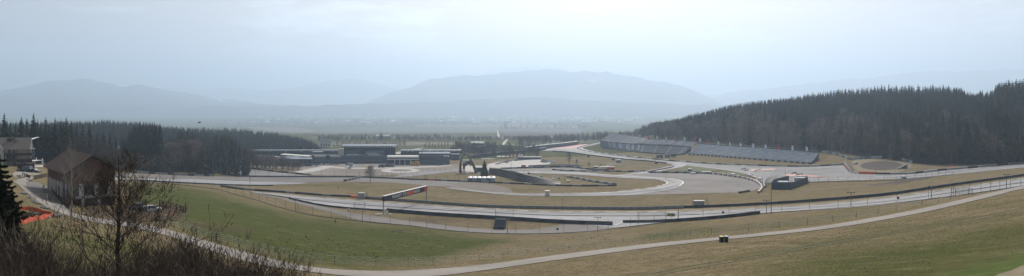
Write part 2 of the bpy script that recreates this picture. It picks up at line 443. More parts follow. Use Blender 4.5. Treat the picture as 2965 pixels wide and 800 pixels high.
# ------------------------------------------------------------------ mountains
def mount_mat(name,snow):
    m,N,L,b=nodes(name); b.inputs['Roughness'].default_value=1; b.inputs['Specular IOR Level'].default_value=0
    geo=N.new('ShaderNodeNewGeometry'); no=N.new('ShaderNodeTexNoise'); no.inputs['Scale'].default_value=.0012; no.inputs['Detail'].default_value=8; no.inputs['Roughness'].default_value=.6
    L.new(geo.outputs['Position'],no.inputs['Vector'])
    cr=N.new('ShaderNodeValToRGB'); e=cr.color_ramp.elements; e[0].position=.42; e[0].color=(.035,.05,.04,1); e[1].position=.60; e[1].color=(.10,.10,.075,1)
    x=e.new(.655); x.color=(.13,.125,.10,1)
    if snow: y=e.new(.69); y.color=(.75,.76,.78,1)
    L.new(no.outputs['Fac'],cr.inputs['Fac']); L.new(cr.outputs['Color'],b.inputs['Base Color']); return m
MM=mount_mat('mountain_forest',False); MS=mount_mat('mountain_snow',True)
from mathutils import noise as mn
def mountain(sk,D,depth,m,seed,rough=1.0,nm='mountain'):
    D*=1.38; depth*=1.38
    us=np.arange(sk[0][0],sk[-1][0]+1,9.0); sx=[p[0] for p in sk]; sy=[p[1] for p in sk]
    vs=np.interp(us,sx,sy); mb=MB(); S=np.linspace(-1,1,27); rows=[]
    for i,(u,v) in enumerate(zip(us,vs)):
        hr=(HV-v)/F*D+116; row=[]
        for s in S:
            Y=D+s*depth; X=(u-CU)/F*D+ (s*depth)*(u-CU)/F*.6
            prof=(1-abs(s))**(.8 if s<0 else 1.0)
            nz=mn.fractal(Vector((X*.0011+seed,Y*.0011,seed)),.8,2.1,7)
            z=hr*prof+nz*hr*.38*rough*(1-prof)*min(1,(1-abs(s))*3.3)+mn.fractal(Vector((X*.0035,seed,Y*.0035)),1,2,4)*34*rough*(1 if s==0 else .8)*min(1,prof*4)
            row.append((X,Y,-117+z))
        rows.append(row)
    n=len(S); mb.v=[p for r in rows for p in r]
    for i in range(len(rows)-1):
        for j in range(n-1):
            mb.f.append((i*n+j,(i+1)*n+j,(i+1)*n+j+1,i*n+j+1)); mb.m.append(0)
    return tag(link(nm,mb.mesh(nm,m,True)),kind='structure')
mountain([(-700,330),(-400,262),(-150,255),(0,265),(60,252),(130,239),(180,231),(240,228),(290,238),(350,250),(410,245),(470,257),(560,276),(640,288),(760,300),(880,311),(980,322)],8000,1700,MS,3.1)
mountain([(380,300),(450,262),(500,253),(560,259),(620,257),(690,255),(760,262),(830,258),(900,244),(960,232),(1010,228),(1060,233),(1110,247),(1180,270),(1300,300)],13500,2600,MM,8.7,.7)
mountain([(1010,318),(1090,285),(1150,262),(1200,247),(1260,229),(1300,224),(1350,217),(1400,219),(1450,209),(1520,203),(1600,201),(1660,210),(1700,208),(1760,210),(1830,222),(1900,234),(1960,248),(2010,264),(2070,290),(2140,318)],9200,1900,MS,5.3)
mountain([(1330,240),(1400,212),(1450,199),(1500,194),(1570,191),(1630,197),(1690,215),(1760,240)],15500,2500,MS,12.4,.8)
mountain([(1850,322),(1980,290),(2100,270),(2200,258),(2300,246),(2380,238),(2430,231),(2500,228),(2570,219),(2640,211),(2700,206),(2760,208),(2840,203),(2965,199),(3200,190),(3600,240),(3900,320)],11500,2300,MS,15.9,.8)
mountain([(-300,312),(0,306),(250,300),(500,303),(750,309),(1000,303),(1250,296),(1450,286),(1560,281),(1700,291),(1900,300),(2150,306),(2500,312)],6600,900,MM,21.0,.6)

# ------------------------------------------------------------------ fields, far woods, town
for i,(px,m) in enumerate([
 ([(900,395),(1300,392),(1700,395),(1750,402),(1500,403),(1000,403),(900,402)],'field_green'),
 ([(640,352),(900,358),(1200,356),(1190,362),(900,366),(640,362)],'field_dark'),
 ([(930,372),(1200,368),(1440,370),(1435,388),(1200,390),(900,391)],'field_green'),
 ([(1200,362),(1500,358),(1680,366),(1690,372),(1440,369),(1200,367)],'field_tan'),
 ([(1450,372),(1680,374),(1720,388),(1500,396),(1450,390)],'field_dark'),
 ([(1780,352),(1900,350),(1990,356),(1960,366),(1830,362)],'field_tan'),
 ([(700,368),(860,370),(920,378),(900,386),(760,378)],'field_tan'),
 ([(930,412),(1200,411),(1330,413),(1330,421),(1100,423),(940,420)],'field_tan'),
 ([(1500,412),(1700,405),(1760,408),(1640,420),(1560,426)],'field_green'),
 ([(1350,345),(1650,343),(1800,347),(1600,351),(1350,352)],'field_green')]):
    sheet('field',px,m,1,3,False)
ribbon('country_road',[(1441,376),(1442,385),(1444,396)],4,['pale'],3,None,8)
ribbon('country_road',[(1444,396),(1446,399),(1455,401),(1468,404),(1462,412),(1456,421)],5,['pale'],2)
ribbon('country_road',[(1560,426),(1480,420),(1400,418),(1200,416)],5,['pale'],2)

# ------------------------------------------------------------------ paved and gravel areas
sheet('race_track',[(722,556),(804,562),(890,571),(1011,580),(1117,588),(1250,598),(1400,606),(1550,613),(1640,615.5),(1850,616),(1953,615),(2057,612),(2195,605),(2350,595.6),(2550,577),(2776,546),(2965,518),(3300,470),(3300,490),(2965,538),(2776,566),(2550,594.5),(2350,609.5),(2210,618),(2092,630),(1960,641),(1850,653),(1781,660),(1700,652),(1600,640),(1500,632),(1350,622),(1200,613),(1100,607),(1011,601.5),(924,592),(838,573),(770,563)],'track',2,3)
sheet('service_road',[(740,560.5),(800,571),(887,589),(950,603),(1000,614),(1050,622),(1110,630),(1180,640),(1270,651),(1350,660),(1480,666),(1560,663),(1640,650),(1680,645),(1780,649),(1830,652),(1790,661),(1700,672),(1600,676.5),(1450,677),(1350,671.5),(1250,663),(1180,653.5),(1100,645),(1040,638),(1000,627),(940,611),(887,597),(800,575),(740,563.5)],'asphalt_old',1,3)
sheet('path',[(56,540),(90,570),(123,594),(161,613),(209,630),(262,643.5),(374,659),(420,668),(492,686),(589,720),(690,752),(770,772),(835,781),(956,796),(1025,801),(1180,803),(1270,800),(1350,791),(1488,772),(1626,753),(1850,722.5),(2023,703),(2195,686),(2350,669.5),(2500,648.5),(2684,614),(2868,571.5),(2965,547.5),(3300,475),(3300,465),(2965,537.5),(2868,560),(2684,602),(2500,637),(2350,660),(2195,677),(2023,694),(1850,710),(1626,738),(1488,757),(1350,773),(1180,785),(1060,785.5),(956,780.5),(853,767),(780,750),(679,723),(604,701),(473,663),(420,653),(385,647),(299,635.5),(239,626),(180,606),(123,576),(90,556),(78,541),(72,528),(48,530)],'path',2,3)
sheet('barn_yard',[(72,531),(100,528),(130,538),(150,552),(172,575),(190,600),(205,612),(176,606),(123,577),(90,558),(74,543)],'asphalt_old',1,3)
sheet('car_park',[(40,500),(66,497),(90,499),(118,505),(112,509),(86,508),(60,512),(40,512)],'path',1,3)
sheet('hotel_path',[(40,526),(60,519),(90,513),(99,517),(84,524),(72,532),(48,532)],'path',2,3)
sheet('dirt_path',[(2878,802),(2925,786),(2975,766),(3100,740),(3100,800),(2960,840),(2850,840)],'grass_dry',1,3)
sheet('runoff_area',[(300,507),(380,504),(560,510.5),(780,513.5),(1000,514.5),(1150,519),(1300,524),(1345,528),(1287,541),(1200,535),(1120,529),(1000,527.5),(860,530),(700,526),(560,520),(380,513),(300,512)],'asphalt_old',1,3)
sheet('gravel_bed',[(1345,528.5),(1400,531),(1470,545),(1480,560),(1420,560),(1300,544)],'gravel_brown',1,3)
sheet('race_track',[(300,516),(380,517),(560,520),(700,526),(800,529),(893,531.2),(820,535),(700,536),(560,530.5),(440,524),(300,521)],'track',2,3)
sheet('straight_road',[(588,479.5),(640,480),(700,489),(797,500),(900,511.5),(800,512.5),(691,512),(640,503),(600,489)],'asphalt',1,3)
sheet('gravel_yard',[(700,482),(870,480),(970,476),(1100,475.5),(1280,475.5),(1330,478),(1335,496),(1240,503),(1100,508),(960,509),(890,507),(860,502),(920,494)],'gravel',1,3)
sheet('gravel_yard',[(1335,482),(1410,482),(1412,497),(1395,499),(1340,496)],'pale',1,3)
sheet('skid_pad',[(845,500),(900,489),(938,482),(968,483),(935,492),(905,499),(870,502)],'pale',2,3)
def ell(cx,cy,rx,ry,n=28): return [(cx+rx*math.cos(2*math.pi*i/n),cy+ry*math.sin(2*math.pi*i/n)) for i in range(n)]
sheet('skid_circle',ell(1159,494.5,56,6.8),'pale',2,1,False)
sheet('skid_circle',ell(1161,494.3,31,3.6),'asphalt_old',3,1,False)
sheet('service_road',[(1180,503),(1240,497),(1320,489),(1335,492),(1300,499),(1200,511),(1140,514)],'asphalt',2,3)
sheet('service_road',[(930,482),(1000,485),(1060,487),(1200,484),(1300,480),(1300,482),(1200,487),(1060,490),(990,489)],'pale',2,3)
sheet('parking_area',[(1410,478),(1440,470),(1480,466),(1520,463),(1565,463),(1596,471),(1570,481),(1490,488),(1425,487)],'pale',1,3)
sheet('runoff_area',[(1449,491),(1540,488.5),(1659,486.5),(1700,493),(1760,497),(1700,501),(1600,500),(1500,498)],'asphalt_old',1,3)
sheet('runoff_area',[(1793,509),(1876,502),(1919,502.5),(2000,503),(2057,505),(2110,512),(2161,519),(2197,528),(2206,540),(2190,550),(2154,557.5),(2060,559.5),(2000,561.5),(1900,564),(1807,567),(1890,556),(1950,546),(1975,533),(1960,521),(1911,516.5),(1850,513)],'asphalt_old',1,3)
sheet('race_track',[(1500,498.5),(1600,498.7),(1700,502.5),(1773,507.5),(1850,512),(1911,516),(1960,521),(1980,530),(1970,540),(1945,549),(1890,558),(1807,567),(1600,568.3),(1500,567),(1449,564),(1330,551),(1290,544),(1340,549),(1449,560),(1600,563),(1700,560),(1807,554.5),(1894,543.5),(1933,532.5),(1925,525),(1900,521),(1850,519),(1773,514.5),(1700,509),(1600,504.5),(1500,501.5)],'track',3,3)
sheet('race_track',[(1560,438),(1600,429.5),(1625,427),(1680,422),(1720,416),(1738,413),(1748,413.5),(1700,425),(1688,430),(1720,439),(1807,453.5),(1911,465),(1959,470),(1988,474),(1985,482),(1930,493),(1885,501),(1800,508.5),(1785,508.5),(1870,497),(1925,485),(1950,478),(1911,471.5),(1807,460.5),(1700,447),(1640,439),(1600,437)],'track',2,3)
sheet('runoff_area',[(1595,431),(1640,424),(1690,419),(1700,420),(1668,429),(1640,432)],'pink_paint',3,3)
sheet('runoff_area',[(1955,470),(1988,468),(2074,474.5),(2161,481),(2250,483),(2350,484),(2438,479),(2446,485),(2462,500),(2480,504),(2550,506),(2620,504),(2700,497),(2800,489),(2965,476),(3300,445),(3300,462),(2965,486.5),(2800,502),(2700,512),(2600,519),(2550,521),(2450,524),(2350,527),(2260,528),(2215,530),(2198,527),(2190,518),(2175,506),(2140,496),(2085,490),(2050,486),(1995,479)],'asphalt',1,3)
sheet('race_track',[(2190,520),(2300,523),(2400,521.5),(2500,518),(2600,513),(2700,505),(2800,494),(2965,479),(2965,485),(2800,501),(2700,511),(2600,518.5),(2500,522),(2400,525),(2300,527),(2205,526)],'track',2,3)
sheet('race_track',[(1988,474),(2060,482),(2120,491),(2170,501),(2192,516),(2186,516),(2150,503),(2100,494),(2040,486),(1990,480)],'track',3,3)
for px in ([(2160,498),(2175,494),(2240,491),(2242,494),(2200,496)],[(2266,512),(2272,507),(2330,509),(2400,515),(2340,513)]):
    sheet('painted_runoff',px,'red_paint',4,2,False)
    sheet('painted_runoff',[(x+6,y-2.2) for x,y in px],'pink_paint',3,2,False)
ribbon('painted_runoff',[(2176,493.5),(2240,494.5)],2.0,['white_paint'],6)
ribbon('painted_runoff',[(2272,510),(2340,512)],1.2,['white_paint'],6)
for px in ([(2222,513),(2232,504),(2242,495)],[(2275,500),(2283,489)],[(2262,511),(2270,506)]):
    ribbon('painted_line',px,.4,['line_grey'],5)
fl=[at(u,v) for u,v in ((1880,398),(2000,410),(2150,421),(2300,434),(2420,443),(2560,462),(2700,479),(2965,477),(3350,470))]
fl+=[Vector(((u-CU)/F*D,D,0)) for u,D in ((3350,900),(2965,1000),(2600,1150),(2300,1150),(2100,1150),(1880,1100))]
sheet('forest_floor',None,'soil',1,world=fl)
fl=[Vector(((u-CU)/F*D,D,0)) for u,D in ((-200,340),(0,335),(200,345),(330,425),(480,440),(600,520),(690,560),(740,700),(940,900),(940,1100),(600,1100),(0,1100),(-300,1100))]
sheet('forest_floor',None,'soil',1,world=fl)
# kerbs and edge lines
def kerb(px,w=.9,mats=('white_paint','line_grey'),d=1,step=2.5): ribbon('kerb',px,w,list(mats),6,d,step)
kerb([(728,557.5),(804,562.3),(890,571.3),(1011,580.5),(1117,588.3),(1250,598.3),(1400,606.3),(1550,613.3),(1640,615.8),(1850,616.3),(1953,615.3),(2057,612.3),(2195,605.3),(2350,596),(2550,577.4),(2776,546.5),(2965,518.5)],.7,('white_paint','line_grey'),2)
kerb([(838,573),(924,591.5),(1011,601),(1100,606.6),(1200,612.6),(1350,621.6),(1500,631.5),(1620,635),(1770,635)],.5,('white_paint','line_grey'),2)
kerb([(1600,499.3),(1700,503),(1773,508),(1850,512.6),(1911,516.6),(1958,521.5),(1978,530),(1968,540)],.8,('white_paint','white_paint','line_grey'),2)
kerb([(1740,561),(1807,554.8),(1894,543.8),(1931,533),(1923,525.5),(1900,521.5)],.8,('white_paint','red_paint'),2)
kerb([(1449,560.5),(1550,562.8),(1700,560.3)],.5)
kerb([(2290,520.5),(2400,520),(2500,516.5),(2600,511.5),(2700,503.5),(2800,492.5),(2965,477.5)],.9,('white_paint','red_paint','white_paint','line_grey'),2)
kerb([(2330,527.5),(2450,524.5),(2550,521.5)],.6,('white_paint','line_grey'),3)
kerb([(1965,470),(2074,475.3),(2161,481.8),(2200,483)],.8,('white_paint','line_grey'),3)
kerb([(1640,437.5),(1700,446.5),(1807,460),(1911,471)],.6)
kerb([(590,480),(640,488),(700,490.5),(797,501.5),(860,508)],.7,('white_paint','line_grey'),3)
kerb([(380,523),(440,524),(560,530.5),(700,536.3)],.5)
ribbon('painted_line',[(1781,655),(1803,646)],.5,['white_paint'],6)
for px,w in (([(1600,457.5),(1680,465),(1762,473.5),(1821,480),(1932,483.5)],2.2),([(1822,471),(1790,473),(1765,478),(1750,486)],2.2),([(2320,551),(2400,546),(2520,538),(2600,533)],1.6),([(1120,514),(1180,520),(1290,534),(1350,548),(1449,560)],1.4),([(1000,509),(1100,511),(1180,520)],1.5)):
    ribbon('service_track',px,w,['path'],2)
sheet('soil_patch',[(2510,536),(2560,531),(2620,521),(2690,514),(2692,516),(2640,525),(2580,534),(2530,537.5)],'soil',2,3)
sheet('grass_patch',[(1957,494),(1985,485),(2000,481),(2050,487),(2095,493),(2060,497),(2000,498)],'turf',3,3)
sheet('grass_patch',[(2080,498),(2130,500),(2158,508),(2140,510),(2090,505)],'turf',3,3)
sheet('motocross_pit',ell(2552,481,62,13,24),'soil',2,1,False)
sheet('motocross_bank',[(2470,466),(2500,462),(2591,461),(2630,470),(2640,480),(2620,496),(2560,502),(2490,499),(2468,480)],'grass_dry',1,3)

M['tuft_dry']=mat('tuft_dry',(.34,.28,.18),.9,.25,.3)
M['tuft_green']=mat('tuft_green',(.13,.15,.055),.9,.3,.3)
# worn racing line, seams and patches on the asphalt
for px,w in (([(760,562),(924,583),(1117,599),(1400,615),(1640,625),(1953,624),(2195,612),(2550,586),(2776,556),(2965,529)],2.2),([(900,578),(1117,594),(1400,610.5),(1700,620),(2057,617),(2350,600)],.9),([(1449,562.5),(1700,564),(1807,560),(1900,551),(1950,540),(1958,531),(1930,522),(1850,516.5),(1700,507),(1560,501)],2.0),([(1600,433),(1720,445),(1850,461),(1950,473),(1930,487),(1830,503)],2.0),([(2190,523),(2400,522),(2600,514),(2800,497),(2965,482)],2.2),([(1990,477),(2080,486),(2150,497),(2190,516)],2.0)):
    ribbon('racing_line',px,w,['asphalt_dark'],7)
r9=random.Random(77)
for _ in range(26):
    u=r9.uniform(1850,2150); v=r9.uniform(512,552); ribbon('tyre_mark',[(u,v),(u+r9.uniform(20,60),v+r9.uniform(-3,4)),(u+r9.uniform(70,110),v+r9.uniform(-4,8))],.35,['asphalt_mark'],4)
for _ in range(14):
    u=r9.uniform(2210,2430); v=r9.uniform(488,522); ribbon('tyre_mark',[(u,v),(u+r9.uniform(10,40),v+r9.uniform(-3,3)),(u+r9.uniform(50,80),v+r9.uniform(-3,4))],.5,['asphalt_mark'],5)
sheet('verge',[(1040,577.5),(1250,592.5),(1400,602.5),(1557,607.5),(1700,609.5),(1850,610.5),(1981,606.5),(2195,599),(2350,589.5),(2550,571.5),(2776,541.5),(2965,515),(2965,517),(2776,545),(2550,576),(2350,594.6),(2195,604),(2057,611),(1953,614),(1850,615),(1640,614.5),(1550,612),(1400,605),(1117,587),(1040,580.5)],'grass_dry',1,2)
# tufts of winter grass on the near slopes
rt=np.random.default_rng(5)
for nm_,m_,cnt,hh in (('grass_tufts','tuft_dry',26000,.16),('grass_tufts','tuft_green',15000,.12)):
    V=[];k=0
    th=rt.uniform(-.68,.68,cnt); r=np.exp(rt.uniform(math.log(38),math.log(190),cnt)); z=-drop_ar(th,r); x=r*np.sin(th); y=r*np.cos(th)
    u=CU+F*x/y; v=HV-F*z/y
    pu=[50,209,374,492,604,770,956,1180,1350,1626,2023,2350,2684,2965,3300]; pt=[530,626,652,672,704,752,781,786,775,739,695,662,603,538,465]; pb_2=[545,632,662,690,728,776,799,804,792,755,704,672,616,549,475]
    ok=(v<np.interp(u,pu,pt)-3)|(v>np.interp(u,pu,pb_2)+3)
    fen=np.interp(u,[380,560,779,1087,1350,1600,1905,2200,2500,2800,2965],[535,543,595,649,676,680,651,623,600,567,543]); ok&=v>fen
    ok&=~((u>120)&(u<345)&(v<606))
    ok&=~((u<170)&(v<560)); ok&=~((u>2700)&(v>735))
    x,y,z=x[ok],y[ok],z[ok]; n_=len(x); s=rt.uniform(.5,1.3,n_)*hh*.5*(.5+r[ok]/160)
    allv=[]
    for b in range(4):
        a=rt.uniform(0,6.28,n_); w=.25*s; lx=rt.normal(0,.5,n_)*s; ly=rt.normal(0,.5,n_)*s; ox=rt.normal(0,.8,n_)*s; oy=rt.normal(0,.8,n_)*s
        p0=np.stack([x+ox-np.cos(a)*w,y+oy-np.sin(a)*w,z],-1);p1=np.stack([x+ox+np.cos(a)*w,y+oy+np.sin(a)*w,z],-1);p2=np.stack([x+ox+lx,y+oy+ly,z+s],-1)
        allv.append(np.stack([p0,p1,p2],1))
    VV=np.concatenate(allv).reshape(-1,3).astype(np.float32); nt=len(VV)//3
    me=bpy.data.meshes.new('grass_tufts'); me.vertices.add(len(VV)); me.vertices.foreach_set('co',VV.ravel()); me.loops.add(len(VV)); me.loops.foreach_set('vertex_index',np.arange(len(VV),dtype=np.int32)); me.polygons.add(nt); me.polygons.foreach_set('loop_start',(np.arange(nt)*3).astype(np.int32)); me.materials.append(M[m_]); me.update(calc_edges=True)
    tag(link('grass_tufts',me),'dry straw coloured grass tufts on the near slopes' if 'dry' in m_ else 'low green grass tufts on the near slopes',kind='stuff')

for px,w in (([(2965,603),(2800,634),(2600,668),(2380,703),(2200,738),(2000,770),(1850,800)],.5),([(2965,611),(2800,641),(2600,674),(2380,710),(2200,745),(2000,779),(1890,800)],.5),([(560,545),(700,590),(900,645),(1100,665),(1350,690),(1500,690),(1800,676)],.35)):
    ribbon('wheel_rut',px,w,['turf'],1)
# ------------------------------------------------------------------ trees
def spruce_arrays(h,seed,layers=17,nb=8,wide=.2,bare=.04):
    """whorls of drooping, ragged boughs round a trunk"""
    r_=random.Random(seed); mb=MB()
    lean=(r_.uniform(-.01,.01),r_.uniform(-.01,.01))
    for i in range(layers):
        t=i/(layers-1); z=h*(bare+(1-bare)*t**.95)
        rad=h*wide*(1-t)**.8*r_.uniform(.75,1.12)+h*.006
        ph=r_.uniform(0,6.28); k=max(4,int(nb*(1-.45*t)))
        for j in range(k):
            if r_.random()<.08: continue
            a=ph+6.283*j/k+r_.uniform(-.25,.25); L_=rad*r_.uniform(.65,1.18); wd=L_*r_.uniform(.32,.5)+h*.004
            cx,cy=math.cos(a),math.sin(a); dz=-L_*r_.uniform(.25,.6); th=h/layers*.9
            p0=(lean[0]*z,lean[1]*z,z+th*.35); tip=(cx*L_,cy*L_,z+dz)
            m1=(cx*L_*.55-cy*wd,cy*L_*.55+cx*wd,z+dz*.75-th*.25); m2=(cx*L_*.55+cy*wd,cy*L_*.55-cx*wd,z+dz*.75-th*.25)
            top=(cx*L_*.5,cy*L_*.5,z+dz*.2+th*.18)
            mb.tri(p0,m1,top); mb.tri(p0,top,m2); mb.tri(m1,tip,top); mb.tri(top,tip,m2)
    mb.tri((-.1,0,h*.93),(.1,0,h*.93),(lean[0]*h,lean[1]*h,h*1.02)); mb.tri((0,-.1,h*.93),(0,.1,h*.93),(lean[0]*h,lean[1]*h,h*1.02))
    return mb
def trunk_mb(h,r0,n=5):
    mb=MB(); mb.tube([(0,0,-1),(0,0,h*.5),(0,0,h)],[r0,r0*.6,r0*.1],n); return mb
def bare_arrays(h,seed,nl=34,ntw=9,spread=.33,low=.2,tw=.05):
    """limbs forking up from the stem, ending in sprays of thin twigs"""
    r_=random.Random(seed); limb=MB(); tws=MB()
    limb.tube([(0,0,-1),(.01*h,0,h*.35),(0,.01*h,h*.7),(0,0,h*.95)],[h*.018,h*.013,h*.007,h*.002],5)
    for i in range(nl):
        t=low+(1-low)*(i/nl)**.9*.9; z=h*t; a=i*2.4+r_.uniform(-.5,.5)
        L_=h*spread*(1.25-t)*r_.uniform(.7,1.2)
        up=r_.uniform(.5,1.0); e=Vector((math.cos(a)*L_,math.sin(a)*L_,z+L_*up)); e.z=min(e.z,h*r_.uniform(.88,1.02))
        s=Vector((0,0,z)); md=s.lerp(e,.5)+Vector((0,0,-L_*.08))
        limb.tube([s,md,e],[h*.006,h*.004,h*.0015],3,False)
        for q in range(ntw):
            b=s.lerp(e,r_.uniform(.3,1)); d=Vector((r_.gauss(0,.6),r_.gauss(0,.6),r_.uniform(.1,1))).normalized()*h*r_.uniform(.05,.13)
            w=Vector((r_.gauss(0,1),r_.gauss(0,1),r_.gauss(0,.4))).normalized()*tw*h*.05
            tws.tri(b-w,b+w,b+d)
            c=b+d*.5; d2=Vector((r_.gauss(0,.6),r_.gauss(0,.6),r_.uniform(.0,1))).normalized()*h*.06; tws.tri(c-w*.8,c+w*.8,c+d2)
    return limb,tws
def arr(mb):
    V=np.array(mb.v,np.float32); 
    T=[]
    for f in mb.f:
        T.append(f[:3]); 
        if len(f)==4: T.append((f[0],f[2],f[3]))
        elif len(f)>4:
            for k in range(2,len(f)-1): T.append((f[0],f[k],f[k+1]))
    return V,np.array(T,np.int32)
def mass(name,variants,places,mats,label=None,kind='stuff'):
    """many far trees as one object"""
    vs=[];ts=[];mi=[];o=0
    for (x,y,z,rz,s,k) in places:
        for q,(V,T) in enumerate(variants[k]):
            c,sn=math.cos(rz),math.sin(rz); A_=V*s; X=A_[:,0]*c-A_[:,1]*sn+x; Y=A_[:,0]*sn+A_[:,1]*c+y
            vs.append(np.stack([X,Y,A_[:,2]+z],-1)); ts.append(T+o); mi.append(np.full(len(T),q,np.int32)); o+=len(V)
    V=np.concatenate(vs);T=np.concatenate(ts);mi=np.concatenate(mi)
    me=bpy.data.meshes.new(name); me.vertices.add(len(V)); me.vertices.foreach_set('co',V.astype(np.float32).ravel())
    me.loops.add(len(T)*3); me.loops.foreach_set('vertex_index',T.astype(np.int32).ravel())
    me.polygons.add(len(T)); me.polygons.foreach_set('loop_start',(np.arange(len(T))*3).astype(np.int32))
    for m in mats: me.materials.append(M[m])
    me.polygons.foreach_set('material_index',mi); me.update(calc_edges=True)
    return tag(link(name,me),kind=kind,label=label)
# forest spruces: crown and trunk, shared meshes
SPR=[spruce_arrays(25,s,27,9,w) for s,w in ((1,.20),(2,.23),(3,.17),(4,.21),(5,.25),(6,.19))]
SPRM=[m.mesh('crown',('needle_far','needle_blue','needle_far','needle_olive','needle_far','needle_blue')[i]) for i,m in enumerate(SPR)]; TRM=trunk_mb(22,.3).mesh('trunk','bark')
SPRA=[[arr(m)] for m in [spruce_arrays(25,s,13,7,w) for s,w in ((11,.21),(12,.24),(13,.18),(14,.22))]]
BAR=[bare_arrays(17,s,44,14,.36,.16,.075) for s in (21,22,23,24)]
BLM=[a.mesh('trunk','twig_far') for a,b in BAR]; BTM=[b.mesh('crown','twig_far') for a,b in BAR]; BTP=[b.mesh('crown','twig_pale') for a,b in BAR]
BARA=[[arr(a),arr(b)] for a,b in [bare_arrays(17,s,26,8,.36,.15,.11) for s in (31,32,33)]]
def place_spruce(p,s,label,group,sx=1):
    k=random.randrange(len(SPRM)); o=thing('spruce_tree',label,'tree',p,random.uniform(0,6.28),group); o.scale=(s*sx,s*sx,s)
    link('crown',SPRM[k],o); link('trunk',TRM,o); return o
def place_bare(p,s,label,group,pale=False,sx=1,name='bare_tree'):
    k=random.randrange(len(BLM)); o=thing(name,label,'tree',p,random.uniform(0,6.28),group); o.scale=(s*sx,s*sx,s)
    link('crown',(BTP if pale else BTM)[k],o); link('trunk',BLM[k],o); return o
def L1(x,xs,ys): return float(np.interp(x,xs,ys))
# --- right hillside: foot of the wood and its crest, per bearing
U_=[1860,1900,1960,2050,2150,2250,2400,2550,2700,2965,3400]
DB=[at(u,v).y for u,v in zip(U_,(394,400,406,411,419,427,439,460,476,474,460))]
DT=[1060,1080,1080,1010,980,960,940,930,900,760,740]   # crest
def skyline(u): return L1(u,[1860,1880,1900,2014,2129,2187,2302,2417,2521,2534,2650,2785,2806,2855,2900,2965,3400],[396,380,366,336,317,305,287,270,261,246,245,250,268,264,247,234,190])
cand=[]
for _ in range(16000):
    u=random.uniform(1862,3380); a,b=L1(u,U_,DB),L1(u,U_,DT); D=a+(b-a)*random.random()**1.35
    cand.append((D,u))
kept=[];cell={}
for D,u in cand:
    X=(u-CU)/F*D; cs=5.2 if (D-L1(u,U_,DB))<.3*(L1(u,U_,DT)-L1(u,U_,DB)) else 6.6; k=(int(X//cs),int(D//cs),cs)
    if k in cell: continue
    cell[k]=1; kept.append((D,u,X))
kept.sort(key=lambda t:-((F/t[0])))   # nearest first
rank=[]; near=[];far=[]
for D,u,X in kept:
    a,b=L1(u,U_,DB),L1(u,U_,DT); f=(D-a)/(b-a); z=gz(X,D)
    vt=HV-F*(z+25)/D
    crest=vt<skyline(u)+14
    rank.append((D,u,X,z,f,crest))
sp_near=0;bt_near=0;m_sp=[];m_bt=[];m_bp=[]
for D,u,X,z,f,crest in rank:
    if u>3060 and f<2: m_sp.append((X,D,z,random.uniform(0,6.28),random.uniform(.8,1.1),random.randrange(4))) if f>.2 else m_bt.append((X,D,z,random.uniform(0,6.28),random.uniform(.7,1),random.randrange(3))); continue
    s=random.uniform(.78,1.12)
    # keep crowns under the photographed skyline
    hmax=-(skyline(u)-6-HV)/F*D-z
    if 2525<u<2880: hmax-=13/F*D
    s*=1+.14*math.sin(u*.05+D*.03)
    s=min(s,max(.4,hmax/25*(random.uniform(.66,1.06) if random.random()<.75 else random.uniform(1.0,1.16))))
    if f<.24+.12*math.sin(u*.021)+.05*math.sin(u*.083) and random.random()<(.93 if u<2480 else .72):
        if bt_near<85 and f<.15 and random.random()<.6:
            bt_near+=1; place_bare((X,D,z),random.uniform(.6,1.05),'leafless brown tree along the lower edge of the wood on the right hillside','bare trees at the foot of the right hillside',random.random()<(.75 if u<2500 else .2),random.uniform(1,1.4))
        else: (m_bp if (u<2500 and random.random()<.5) or random.random()<.12 else m_bt).append((X,D,z,random.uniform(0,6.28),random.uniform(.65,1.15),random.randrange(3)))
    elif f<.24 or crest:
        if sp_near<165 and (f<.24 or crest):
            sp_near+=1; place_spruce((X,D,z),s,'tall dark spruce among many on the crest and edge of the right hillside','spruces on the right hillside')
        else: m_sp.append((X,D,z,random.uniform(0,6.28),s,random.randrange(4)))
    else:
        (m_bt if (f<.42 and random.random()<.35) else m_sp).append((X,D,z,random.uniform(0,6.28),s*(.75 if f<.4 else 1),random.randrange(3)))
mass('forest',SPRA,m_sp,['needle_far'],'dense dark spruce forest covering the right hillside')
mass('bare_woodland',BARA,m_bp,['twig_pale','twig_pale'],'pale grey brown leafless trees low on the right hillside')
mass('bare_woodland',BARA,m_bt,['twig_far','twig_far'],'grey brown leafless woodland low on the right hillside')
for u,vt in ((2532,244),(2541,247),(2553,243),(2562,246),(2574,241),(2583,247),(2596,245),(2604,252),(2618,248),(2632,243),(2641,249),(2660,243),(2672,249),(2684,252),(2701,241),(2709,250),(2722,246),(2731,242),(2748,247),(2763,253),(2769,251),(2792,263),(2803,266),(2809,262),(2838,259),(2844,257),(2858,266),(2432,268),(2404,272),(2468,266),(2380,277),(2330,283),(2292,288),(2250,295),(2495,262),(2511,259),(2905,246),(2920,241),(2934,238),(2950,236),(2961,232)):
    D=L1(u,U_,DT)*random.uniform(.90,.97); X=(u-CU)/F*D; z=gz(X,D); place_spruce((X,D,z),((HV-vt)/F*D-z)/25.5,'tall dark spruce standing above its neighbours on the crest of the right hillside','tallest spruces on the right crest',random.uniform(.8,1.1))
for i in range(60):
    cx,cv=random.choice([(2085,375),(2130,395),(2200,400),(2240,392),(2300,405),(2360,412),(2000,372),(1960,380),(2660,420),(2640,380),(2760,430),(2900,440),(2480,420)])
    u=random.gauss(cx,22); D=at(u,L1(u,U_,(394,400,406,411,419,427,439,460,476,474,460))).y+random.uniform(5,60); X=(u-CU)/F*D; z=gz(X,D); vt=cv+random.uniform(-8,22); s_=max(.5,min(1.5,((HV-vt)/F*D-z)/17)); 
    if -(skyline(u)+18-HV)/F*D<z+17*s_: continue
    place_bare((X,D,z),s_,'paler round crowned leafless tree standing out in the lower wood on the right','paler bare trees in the right wood',True,1.5)
